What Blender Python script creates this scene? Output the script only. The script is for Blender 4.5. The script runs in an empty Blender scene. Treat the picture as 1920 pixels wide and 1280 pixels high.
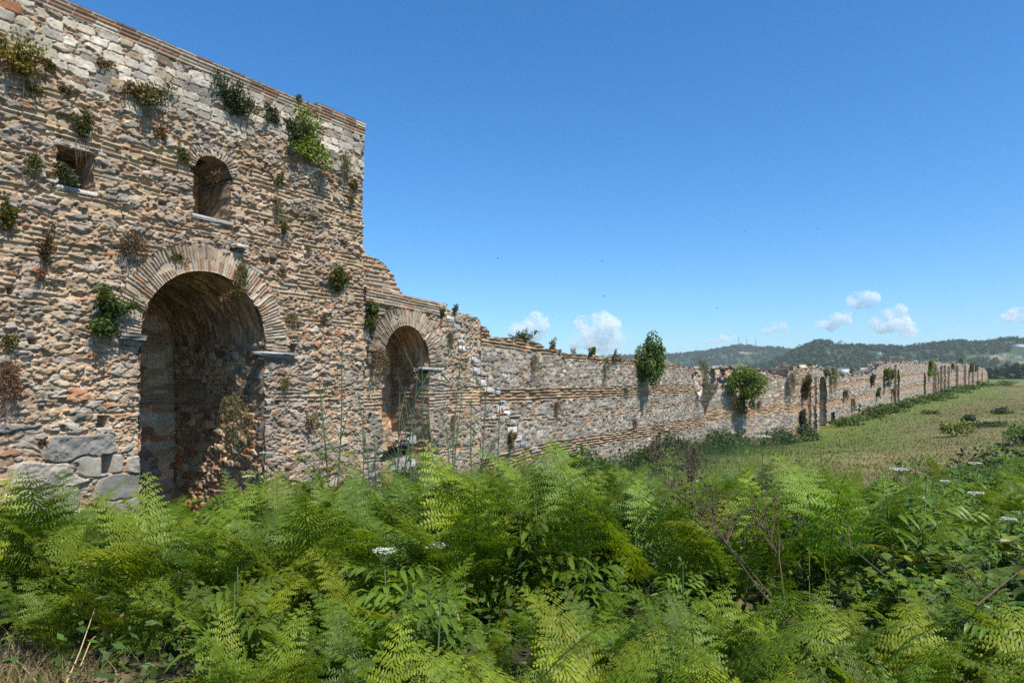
import bpy, math, random
import numpy as np
random.seed(7)
RNG = np.random.default_rng(11)
R = math.radians
scene = bpy.context.scene
col = scene.collection

# ------------------------------------------------------------------ camera, sky, sun, exposure
F, CX, HY = 1280.0, 960.0, 715.0          # focal length, centre and horizon of the 1920 px photograph
cam_d = bpy.data.cameras.new('camera')
cam_d.sensor_width = 36.0
cam_d.lens = 24.0
cam_d.shift_y = (HY - 640.0) / 1920.0
cam_d.clip_start = 0.05
cam_d.clip_end = 60000.0
cam = bpy.data.objects.new('camera', cam_d)
cam.location = (0, 0, 0)
cam.rotation_euler = (R(90), 0, 0)
col.objects.link(cam)
scene.camera = cam

SUN_EL, SUN_AZ = 58.0, 137.0              # azimuth clockwise from the view direction (+Y)
world = bpy.data.worlds.new('World')
scene.world = world
world.use_nodes = True
wn = world.node_tree
wn.nodes.clear()
w_out = wn.nodes.new('ShaderNodeOutputWorld')
w_bg = wn.nodes.new('ShaderNodeBackground')
w_sky = wn.nodes.new('ShaderNodeTexSky')
w_sky.sky_type = 'NISHITA'
w_sky.sun_disc = False
w_sky.sun_elevation = R(SUN_EL)
w_sky.sun_rotation = R(SUN_AZ)
w_sky.altitude = 300.0
w_sky.air_density = 1.0
w_sky.dust_density = 0.8
w_sky.ozone_density = 3.0
w_hs = wn.nodes.new('ShaderNodeHueSaturation')
w_hs.inputs['Saturation'].default_value = 1.18
w_tint = wn.nodes.new('ShaderNodeVectorMath')
w_tint.operation = 'MULTIPLY'
w_tint.inputs[1].default_value = (0.80, 1.01, 1.19)
wn.links.new(w_sky.outputs[0], w_tint.inputs[0])
wn.links.new(w_tint.outputs[0], w_hs.inputs['Color'])
wn.links.new(w_hs.outputs[0], w_bg.inputs['Color'])
w_bg.inputs['Strength'].default_value = 0.10
wn.links.new(w_bg.outputs[0], w_out.inputs[0])

sun_d = bpy.data.lights.new('sun', 'SUN')
sun_d.energy = 4.2
sun_d.angle = R(0.5)
sun_d.color = (1.0, 0.95, 0.87)
sun = bpy.data.objects.new('sun', sun_d)
sun.rotation_euler = (R(90 - SUN_EL), 0, R(180 - SUN_AZ))
col.objects.link(sun)

scene.view_settings.view_transform = 'Standard'
scene.view_settings.look = 'None'
scene.view_settings.exposure = 0.66
scene.view_settings.gamma = 1.0
scene.cycles.max_bounces = 32
scene.cycles.glossy_bounces = 2
scene.cycles.transparent_max_bounces = 8
scene.cycles.use_denoising = False
scene.cycles.diffuse_bounces = 3
scene.cycles.transmission_bounces = 4
scene.cycles.volume_bounces = 32

# ------------------------------------------------------------------ noise in numpy
def _hash(i, j, seed):
    i = np.asarray(i).astype(np.int64); j = np.asarray(j).astype(np.int64)
    n = (i * 374761393 + j * 668265263 + seed * 974634777) & 0xffffffff
    n = ((n ^ (n >> 13)) * 1274126177) & 0xffffffff
    n = ((n ^ (n >> 16)) * 2246822519) & 0xffffffff
    n = n ^ (n >> 15)
    return n.astype(np.float64) / 4294967296.0

def vnoise(x, y, seed=0):
    x = np.asarray(x, float); y = np.asarray(y, float)
    i = np.floor(x); j = np.floor(y); fx = x - i; fy = y - j
    fx = fx * fx * (3 - 2 * fx); fy = fy * fy * (3 - 2 * fy)
    a = _hash(i, j, seed); b = _hash(i + 1, j, seed); c = _hash(i, j + 1, seed); d = _hash(i + 1, j + 1, seed)
    return (a + (b - a) * fx) * (1 - fy) + (c + (d - c) * fx) * fy

def fbm(x, y, octv=4, seed=0):
    s = 0; a = 0.5
    for k in range(octv):
        s = s + a * vnoise(x, y, seed + k * 17); x = x * 2.03 + 3.1; y = y * 2.03 + 1.7; a *= 0.5
    return s / (1 - 0.5 ** octv)

def sstep(a, b, x):
    t = np.clip((x - a) / (b - a), 0, 1)
    return t * t * (3 - 2 * t)

# ------------------------------------------------------------------ mesh and object helpers
def mesh_from(name, verts, faces, mat, parent=None, vcol=None, smooth=False):
    """verts (N,3); faces: one (n,k) index array or a list of such arrays; vcol (N,3) linear base colour per vertex"""
    if not isinstance(faces, list): faces = [faces]
    faces = [np.asarray(f, np.int32) for f in faces if len(f)]
    me = bpy.data.meshes.new(name)
    v = np.asarray(verts, np.float32)
    me.vertices.add(len(v)); me.vertices.foreach_set('co', v.ravel())
    loops = np.concatenate([f.ravel() for f in faces])
    sizes = np.concatenate([np.full(len(f), f.shape[1], np.int32) for f in faces])
    starts = np.concatenate([[0], np.cumsum(sizes)[:-1]]).astype(np.int32)
    me.loops.add(len(loops)); me.loops.foreach_set('vertex_index', loops)
    me.polygons.add(len(sizes)); me.polygons.foreach_set('loop_start', starts)
    if vcol is not None:
        at = me.color_attributes.new('Col', 'FLOAT_COLOR', 'POINT')
        c4 = np.ones((len(v), 4), np.float32); c4[:, :3] = vcol
        at.data.foreach_set('color', c4.ravel())
    me.update(calc_edges=True)
    if smooth: me.polygons.foreach_set('use_smooth', np.ones(len(sizes), bool))
    if mat is not None: me.materials.append(mat)
    o = bpy.data.objects.new(name, me)
    col.objects.link(o)
    if parent is not None:
        o.parent = parent
        if parent.type == 'EMPTY': o.location = -parent.location
    return o

def tag(o, label=None, cat=None, group=None, kind=None):
    if label: o['label'] = label
    if cat: o['category'] = cat
    if group: o['group'] = group
    if kind: o['kind'] = kind
    return o

def thing(name, label, cat, loc=(0, 0, 0), group=None):
    o = bpy.data.objects.new(name, None)
    o.empty_display_size = 0.2
    o.location = loc
    col.objects.link(o)
    return tag(o, label, cat, group)

def copy_tree(o, parent=None):
    c = o.copy(); col.objects.link(c); c.parent = parent
    for ch in [k for k in o.children]: copy_tree(ch, c)
    return c

class MB:
    """collects pieces of geometry into one mesh"""
    def __init__(s): s.v = []; s.f = {}; s.c = []; s.n = 0
    def add(s, v, f, c=(1, 1, 1)):
        v = np.asarray(v, float).reshape(-1, 3); f = np.asarray(f, np.int64)
        s.f.setdefault(f.shape[1], []).append(f + s.n)
        s.v.append(v); c = np.asarray(c, float)
        s.c.append(np.broadcast_to(c, v.shape) if c.ndim == 1 else c)
        s.n += len(v)
    def arrays(s):
        return np.concatenate(s.v), [np.concatenate(k) for k in s.f.values()], np.concatenate(s.c)
    def build(s, name, mat, parent=None, smooth=False):
        v, f, c = s.arrays()
        return mesh_from(name, v, f, mat, parent, c, smooth)
    def tube(s, pts, radii, n=5, c=(1, 1, 1)):
        pts = np.asarray(pts, float); m = len(pts)
        radii = np.broadcast_to(np.asarray(radii, float), (m,))
        t = np.gradient(pts, axis=0); t /= np.linalg.norm(t, axis=1)[:, None] + 1e-9
        up = np.array([0, 0, 1.0]) if abs(t[:, 2]).mean() < .8 else np.array([1.0, 0, 0])
        a = np.cross(t, up); a /= np.linalg.norm(a, axis=1)[:, None] + 1e-9
        b = np.cross(t, a)
        th = np.linspace(0, 2 * math.pi, n, endpoint=False)
        ring = pts[:, None] + radii[:, None, None] * (np.cos(th)[None, :, None] * a[:, None] + np.sin(th)[None, :, None] * b[:, None])
        q = []
        for i in range(m - 1):
            for k in range(n):
                q.append((i * n + k, i * n + (k + 1) % n, (i + 1) * n + (k + 1) % n, (i + 1) * n + k))
        s.add(ring.reshape(-1, 3), q, c)
        s.add(ring[-1], [list(range(n))], c)
    def box(s, c0, sx, sy, sz, ex, ey, ez, colr=(1, 1, 1), jit=0.0, bev=0.0):
        """box centred at c0 with axes ex, ey, ez; chamfered edges when bev > 0"""
        c0 = np.asarray(c0, float); E = [np.asarray(e, float) for e in (ex, ey, ez)]
        h = np.array([sx, sy, sz]) / 2
        if bev <= 0:
            P = np.array([[i, j, k] for i in (-1, 1) for j in (-1, 1) for k in (-1, 1)], float) * h
            if jit: P = P + RNG.normal(0, jit, P.shape)
            s.add(c0 + P[:, :1] * E[0] + P[:, 1:2] * E[1] + P[:, 2:] * E[2],
                  [(0, 1, 3, 2), (4, 6, 7, 5), (0, 4, 5, 1), (2, 3, 7, 6), (0, 2, 6, 4), (1, 5, 7, 3)], colr)
            return
        P, idx = [], {}
        for i in (-1, 1):
            for j in (-1, 1):
                for k in (-1, 1):
                    base = np.array([i, j, k], float)
                    for ax in range(3):
                        p = base * (h - bev); p[ax] = base[ax] * h[ax]
                        idx[(i, j, k, ax)] = len(P); P.append(p)
        P = np.array(P)
        if jit: P = P + RNG.normal(0, jit, P.shape)
        q, t = [], []
        for ax in range(3):
            u, w = [a for a in range(3) if a != ax]
            for sg in (-1, 1):
                f = []
                for (a, b) in ((-1, -1), (1, -1), (1, 1), (-1, 1)):
                    k = [0, 0, 0]; k[ax] = sg; k[u] = a; k[w] = b
                    f.append(idx[(*k, ax)])
                q.append(f)
            for a in (-1, 1):
                for b in (-1, 1):
                    k0 = [0, 0, 0]; k0[u] = a; k0[w] = b; k0[ax] = -1
                    k1 = list(k0); k1[ax] = 1
                    q.append([idx[(*k0, u)], idx[(*k1, u)], idx[(*k1, w)], idx[(*k0, w)]])
        for i in (-1, 1):
            for j in (-1, 1):
                for k in (-1, 1): t.append([idx[(i, j, k, a)] for a in range(3)])
        V = c0 + P[:, :1] * E[0] + P[:, 1:2] * E[1] + P[:, 2:] * E[2]
        n0 = s.n
        s.add(V, q, colr)
        s.f.setdefault(3, []).append(np.asarray(t) + n0)

# ------------------------------------------------------------------ materials
def new_mat(name):
    m = bpy.data.materials.new(name); m.use_nodes = True
    nt = m.node_tree; nt.nodes.clear()
    out = nt.nodes.new('ShaderNodeOutputMaterial')
    return m, nt, out

def node(nt, typ, **kw):
    n = nt.nodes.new(typ)
    for k, v in kw.items():
        if k in n.inputs: n.inputs[k].default_value = v
        else: setattr(n, k, v)
    return n

def masonry_mat(name, bump_scale=70.0, bump=0.5, dist=0.012, lo=0.7, hi=1.18, rough=0.92, sat=1.0):
    m, nt, out = new_mat(name)
    L = nt.links.new
    at = node(nt, 'ShaderNodeVertexColor', layer_name='Col')
    tc = node(nt, 'ShaderNodeTexCoord')
    n1 = node(nt, 'ShaderNodeTexNoise', Scale=bump_scale * .35, Detail=8.0, Roughness=0.7)
    n2 = node(nt, 'ShaderNodeTexNoise', Scale=bump_scale, Detail=8.0, Roughness=0.75)
    n3 = node(nt, 'ShaderNodeTexNoise', Scale=1.3, Detail=6.0, Roughness=0.65)
    for n in (n1, n2, n3): L(tc.outputs['Object'], n.inputs['Vector'])
    mr = node(nt, 'ShaderNodeMapRange'); mr.inputs['To Min'].default_value = lo; mr.inputs['To Max'].default_value = hi
    mr.inputs['From Min'].default_value = .3; mr.inputs['From Max'].default_value = .7
    L(n1.outputs[0], mr.inputs['Value'])
    mr3 = node(nt, 'ShaderNodeMapRange'); mr3.inputs['To Min'].default_value = .72; mr3.inputs['To Max'].default_value = 1.12
    mr3.inputs['From Min'].default_value = .32; mr3.inputs['From Max'].default_value = .62
    L(n3.outputs[0], mr3.inputs['Value'])
    mu = node(nt, 'ShaderNodeMath', operation='MULTIPLY')
    L(mr.outputs[0], mu.inputs[0]); L(mr3.outputs[0], mu.inputs[1])
    vm = node(nt, 'ShaderNodeVectorMath', operation='SCALE')
    L(at.outputs[0], vm.inputs[0]); L(mu.outputs[0], vm.inputs['Scale'])
    bp = node(nt, 'ShaderNodeBump', Strength=bump, Distance=dist)
    L(n2.outputs[0], bp.inputs['Height'])
    p = node(nt, 'ShaderNodeBsdfPrincipled', Roughness=rough)
    p.inputs['Specular IOR Level'].default_value = .2
    L(vm.outputs[0], p.inputs['Base Color']); L(bp.outputs[0], p.inputs['Normal'])
    L(p.outputs[0], out.inputs[0])
    return m

def leaf_mat(name, colr, trans=0.35, vary=0.25, rough=0.5, hue=0.03, tcol=None, spec=0.3):
    m, nt, out = new_mat(name)
    L = nt.links.new
    at = node(nt, 'ShaderNodeVertexColor', layer_name='Col')
    oi = node(nt, 'ShaderNodeObjectInfo')
    base = node(nt, 'ShaderNodeVectorMath', operation='MULTIPLY')
    base.inputs[1].default_value = colr
    L(at.outputs[0], base.inputs[0])
    hs = node(nt, 'ShaderNodeHueSaturation')
    mr = node(nt, 'ShaderNodeMapRange'); mr.inputs['To Min'].default_value = .5 - hue; mr.inputs['To Max'].default_value = .5 + hue
    L(oi.outputs['Random'], mr.inputs['Value']); L(mr.outputs[0], hs.inputs['Hue'])
    m2 = node(nt, 'ShaderNodeMath', operation='MULTIPLY_ADD'); m2.inputs[1].default_value = vary * 2; m2.inputs[2].default_value = 1 - vary
    fr = node(nt, 'ShaderNodeMath', operation='FRACT'); m3 = node(nt, 'ShaderNodeMath', operation='MULTIPLY'); m3.inputs[1].default_value = 7.31
    L(oi.outputs['Random'], m3.inputs[0]); L(m3.outputs[0], fr.inputs[0]); L(fr.outputs[0], m2.inputs[0]); L(m2.outputs[0], hs.inputs['Value'])
    L(base.outputs[0], hs.inputs['Color'])
    p = node(nt, 'ShaderNodeBsdfPrincipled', Roughness=rough)
    p.inputs['Specular IOR Level'].default_value = spec
    L(hs.outputs[0], p.inputs['Base Color'])
    tr = node(nt, 'ShaderNodeBsdfTranslucent')
    tv = node(nt, 'ShaderNodeVectorMath', operation='MULTIPLY'); tv.inputs[1].default_value = tcol or (1.5, 1.5, .6)
    L(hs.outputs[0], tv.inputs[0]); L(tv.outputs[0], tr.inputs[0])
    mx = node(nt, 'ShaderNodeMixShader'); mx.inputs[0].default_value = trans
    L(p.outputs[0], mx.inputs[1]); L(tr.outputs[0], mx.inputs[2]); L(mx.outputs[0], out.inputs[0])
    return m

def plain_mat(name, colr, rough=0.8, noise=0.0, scale=20.0, metal=0.0):
    m, nt, out = new_mat(name)
    L = nt.links.new
    at = node(nt, 'ShaderNodeVertexColor', layer_name='Col')
    v = node(nt, 'ShaderNodeVectorMath', operation='MULTIPLY'); v.inputs[1].default_value = colr
    L(at.outputs[0], v.inputs[0])
    p = node(nt, 'ShaderNodeBsdfPrincipled', Roughness=rough, Metallic=metal)
    p.inputs['Specular IOR Level'].default_value = .25
    tc = node(nt, 'ShaderNodeTexCoord')
    n = node(nt, 'ShaderNodeTexNoise', Scale=scale, Detail=6.0)
    L(tc.outputs['Object'], n.inputs['Vector'])
    mr = node(nt, 'ShaderNodeMapRange'); mr.inputs['To Min'].default_value = 1 - noise; mr.inputs['To Max'].default_value = 1 + noise
    L(n.outputs[0], mr.inputs['Value'])
    sc = node(nt, 'ShaderNodeVectorMath', operation='SCALE'); L(v.outputs[0], sc.inputs[0]); L(mr.outputs[0], sc.inputs['Scale'])
    L(sc.outputs[0], p.inputs['Base Color']); L(p.outputs[0], out.inputs[0])
    return m

M_STONE = masonry_mat('old_masonry')
M_FAR = masonry_mat('far_masonry', 25, .5, .03)
M_LEAF = leaf_mat('bracken_leaf', (.126, .188, .012), .37, .24, .5, .012)
M_ELDER = leaf_mat('elder_leaf', (.10, .16, .014), .3, .2, .42, .012)
M_FENNEL = leaf_mat('fennel_leaf', (.085, .125, .05), .2, .15, .6, .02, (1.2, 1.3, .8))
M_BRAMBLE = leaf_mat('bramble_leaf', (.085, .15, .022), .25, .25, .4, .03)
M_SHRUB = leaf_mat('shrub_leaf', (1, 1, 1), .25, .12, .55, .015, (1.3, 1.3, .6))
M_GRASS = leaf_mat('grass_blade', (1, 1, 1), .3, .0, .6, .0, (1.2, 1.2, .8))
M_STALK = plain_mat('dry_stalk', (1, 1, 1), .8, .25, 30)
M_FLOWER = leaf_mat('white_petal', (.62, .62, .54), .3, .03, .6, .0, (1, 1, .95))
M_WOOD = plain_mat('bark', (.13, .09, .06), .9, .3, 12)
# ------------------------------------------------------------------ terrain heights (the eye is at z = 0)
class Plane:
    """a vertical wall plane: s along the wall, z up, h outwards (towards the field)"""
    def __init__(s, p0, ang):
        s.p0 = np.array(p0, float); a = R(ang)
        s.d = np.array([math.sin(a), math.cos(a)]); s.m = np.array([math.cos(a), -math.sin(a)])
    def s_u(s, u):
        t = (np.asarray(u, float) - CX) / F
        return (s.p0[0] - t * s.p0[1]) / (t * s.d[1] - s.d[0])
    def sz(s, u, y):
        ss = s.s_u(u); Y = s.p0[1] + s.d[1] * ss
        return ss, (HY - np.asarray(y, float)) / F * Y
    def pos(s, S, Z, H):
        S, Z, H = np.broadcast_arrays(S, Z, H)
        return np.stack([s.p0[0] + s.d[0] * S + s.m[0] * H, s.p0[1] + s.d[1] * S + s.m[1] * H, Z], -1)
    d3 = property(lambda s: np.array([s.d[0], s.d[1], 0.0])); m3 = property(lambda s: np.array([s.m[0], s.m[1], 0.0]))

A_T = math.degrees(math.atan(844 / 1280))
PT = Plane((-12 * math.cos(R(A_T)), 12 * math.sin(R(A_T))), A_T)
s900 = float(PT.s_u(900)); P900 = PT.pos(s900, 0, 0)
PC = Plane(P900[:2], 29.4)
sCe = float(PC.s_u(1323))
e = PC.pos(sCe, 0, -1.4)
t1485 = (1485 - CX) / F; Y1485 = 52.5
t1318 = (1312 - CX) / F
Y1318 = e[1] + 2.2
p2a = np.array([t1318 * Y1318, Y1318]); p2b = np.array([t1485 * Y1485, Y1485])
P2 = Plane(p2a, math.degrees(math.atan2(*(p2b - p2a))))
A_3 = 38.5
_Y = 66.0; _p = np.array([(1560 - CX) / F * _Y, _Y])
P3 = Plane(_p, A_3)
s3a = float(P3.s_u(1476)); s3b = float(P3.s_u(1851))
P3 = Plane(P3.pos(s3a, 0, 0)[:2], A_3); s3b -= s3a
UP = np.array([0, 0, 1.0])

ctrl = [(0, 0, -1.7), (-3, 3, -1.72), (3, 3, -1.72), (0, 5, -1.75), (-5, 4, -1.8), (6, 5, -1.75), (0, 8.5, -2.35), (-5.5, 7, -2.35), (8, 9, -2.2),
        (12, 9, -1.95), (0, -6, -1.7), (-10, 0, -2.4), (10, 0, -1.7), (4, 13, -3.0), (12, 16, -2.9), (20, 14, -2.3), (0, -40, -2.0), (60, -20, -2.0), (-60, -20, -3)]
for s_, z_ in ((1, -3.2), (6, -3.3), (10, -3.4), (15, -3.5)):
    q = PT.pos(s_, 0, .3); ctrl.append((q[0], q[1], z_)); q = PT.pos(s_, 0, -7); ctrl.append((q[0], q[1], -3.4))
for s_, z_ in ((6, -3.6), (14, -3.9), (24, -4.1)):
    q = PC.pos(s_, 0, .3); ctrl.append((q[0], q[1], z_)); q = PC.pos(s_, 0, -8); ctrl.append((q[0], q[1], z_))
for u, y, Y in ((1485, 830, 52.5), (1540, 803, 62.7), (1620, 775, 78), (1680, 757, 93), (1750, 738, 121), (1800, 723, 165), (1850, 713, 268),
                (1600, 850, 33), (1800, 840, 34), (1900, 800, 44), (1750, 780, 62), (1900, 745, 110), (1900, 722, 230), (2300, 760, 70), (2300, 722, 200)):
    ctrl.append(((u - CX) / F * Y, Y, (HY - y) / F * Y))
for X, Y, z in ((-40, 60, -4), (-60, 120, -3), (0, 140, -3), (40, 240, -1)): ctrl.append((X, Y, z))
ctrl = np.array(ctrl, float)
def _tps_k(r2): return np.where(r2 > 1e-9, .5 * r2 * np.log(np.maximum(r2, 1e-9)), 0)
_n = len(ctrl); _P = ctrl[:, :2] / 30
_K = _tps_k(((_P[:, None] - _P[None]) ** 2).sum(-1)) + np.eye(_n) * .004
_A = np.zeros((_n + 3, _n + 3)); _A[:_n, :_n] = _K; _A[:_n, _n] = 1; _A[:_n, _n + 1:] = _P; _A[_n:, :_n] = _A[:_n, _n:].T
_W = np.linalg.solve(_A, np.concatenate([ctrl[:, 2], np.zeros(3)]))
def ground_z(X, Y):
    X = np.asarray(X, float); Y = np.asarray(Y, float); shp = X.shape
    q = np.stack([X.ravel(), Y.ravel()], -1) / 30
    out = np.empty(len(q))
    for a in range(0, len(q), 20000):
        b = q[a:a + 20000]
        out[a:a + 20000] = _tps_k(((b[:, None] - _P[None]) ** 2).sum(-1)) @ _W[:_n] + _W[_n] + b @ _W[_n + 1:]
    out = np.clip(out.reshape(shp), -5.2, 1.0)
    r = np.hypot(X, Y)
    return out + (-14.0 - out) * sstep(335, 700, r)

# ground: a polar sheet, fine near the eye, reaching the horizon
def polar(radii, angs):
    Rr, Aa = np.meshgrid(radii, angs, indexing='ij')
    return Rr * np.sin(Aa), Rr * np.cos(Aa)
def grid_faces(n, m, wrap=False):
    i, j = np.meshgrid(np.arange(n - 1), np.arange(m if wrap else m - 1), indexing='ij')
    j2 = (j + 1) % m
    return np.stack([i * m + j, (i + 1) * m + j, (i + 1) * m + j2, i * m + j2], -1).reshape(-1, 4)
rad = np.concatenate([[.01], np.geomspace(.6, 400, 195), np.geomspace(425, 9000, 40)])
ang = np.concatenate([np.linspace(-50, 50, 240), np.linspace(50, 310, 60)[1:-1]]) * math.pi / 180
gx, gy = polar(rad, ang)
gz = ground_z(gx, gy)
gz = gz + np.where(np.hypot(gx, gy) < 300, .10 * (fbm(gx * .6, gy * .6, 4, 3) - .5), 0)

def field_colour(X, Y):
    n1 = fbm(X * .10, Y * .10, 4, 21); n2 = fbm(X * .5, Y * .5, 4, 22); n3 = fbm(X * .25 + 9, Y * .08, 3, 23)
    green = np.array([.11, .15, .026]); straw = np.array([.19, .16, .065]); brown = np.array([.155, .115, .055]); olive = np.array([.14, .145, .04])
    c = olive + (straw - olive) * sstep(.42, .62, n1)[..., None]
    c = c + (brown - c) * (sstep(.48, .66, n3) * .75)[..., None]
    c = c + (green - c) * (sstep(.52, .66, n2) * .7)[..., None]
    # greener strip along the wall
    q = np.stack([X - P3.p0[0], Y - P3.p0[1]], -1); dist = q @ P3.m
    c = c + (green - c) * (sstep(11, 3, dist + 6 * (n2 - .5)) * .8)[..., None]
    return c
gc = field_colour(gx, gy)
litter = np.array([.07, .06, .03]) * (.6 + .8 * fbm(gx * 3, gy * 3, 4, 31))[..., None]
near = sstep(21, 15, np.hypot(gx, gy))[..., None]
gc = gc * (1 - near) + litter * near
dry = (sstep(1.6, .5, np.hypot(gx + 3.3, (gy - 3.8) * 1.0)))[..., None]
gc = gc * (1 - dry) + np.array([.26, .20, .11]) * dry
M_GROUND = masonry_mat('field_soil', 9, .6, .03, .75, 1.2)
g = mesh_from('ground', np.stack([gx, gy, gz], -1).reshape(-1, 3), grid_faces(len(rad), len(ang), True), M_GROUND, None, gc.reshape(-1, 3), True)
tag(g, 'grassy field and bank that the ruined wall stands on', 'ground', kind='structure')

# ------------------------------------------------------------------ masonry: heights and base colours over a sheet
GREYB = (.225, .223, .222); GREY = (.29, .28, .265); LGREY = (.39, .37, .335); TAN = (.37, .285, .20); BROWN = (.21, .145, .10)
WHITE = (.56, .52, .45); ORANGE = (.36, .175, .10); RED = (.27, .11, .07); CREAM = (.47, .39, .29)
PAL = np.array([GREYB, GREY, LGREY, TAN, BROWN, WHITE, ORANGE, CREAM])

def voro(S, Z, cw, ch, jx, jz, seed, p=2.6):
    row0 = np.floor(Z / ch)
    F1 = np.full(S.shape, 9.0); F2 = np.full(S.shape, 9.0); idh = np.zeros(S.shape); ccx = np.zeros(S.shape); ccz = np.zeros(S.shape)
    for dj in (-1, 0, 1):
        r = row0 + dj; off = _hash(r, r * 0 + 5, seed) * cw
        c0 = np.floor((S + off) / cw)
        for di in (-1, 0, 1):
            c = c0 + di
            h1 = _hash(c, r, seed + 1); h2 = _hash(c, r, seed + 2); h3 = _hash(c, r, seed + 3)
            px = (c + .5 + jx * (h1 - .5)) * cw - off; pz = (r + .5 + jz * (h2 - .5)) * ch
            k = .72 + .56 * h3
            d = ((np.abs(S - px) / (cw * .5 * k)) ** p + (np.abs(Z - pz) / (ch * .5 * (.6 + .4 * k))) ** p) ** (1 / p)
            new = d < F1
            F2 = np.where(new, F1, np.minimum(F2, d))
            ccx = np.where(new, px, ccx); ccz = np.where(new, pz, ccz)
            idh = np.where(new, _hash(c, r, seed + 4), idh)
            F1 = np.where(new, d, F1)
    return F1, F2, idh, ccx, ccz

def pick(idh, wts):
    """palette colour from a hash and weights (...,8)"""
    w = np.cumsum(wts, -1); w = w / w[..., -1:]
    k = (idh[..., None] > w).sum(-1).clip(0, 7)
    return PAL[k]

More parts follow.
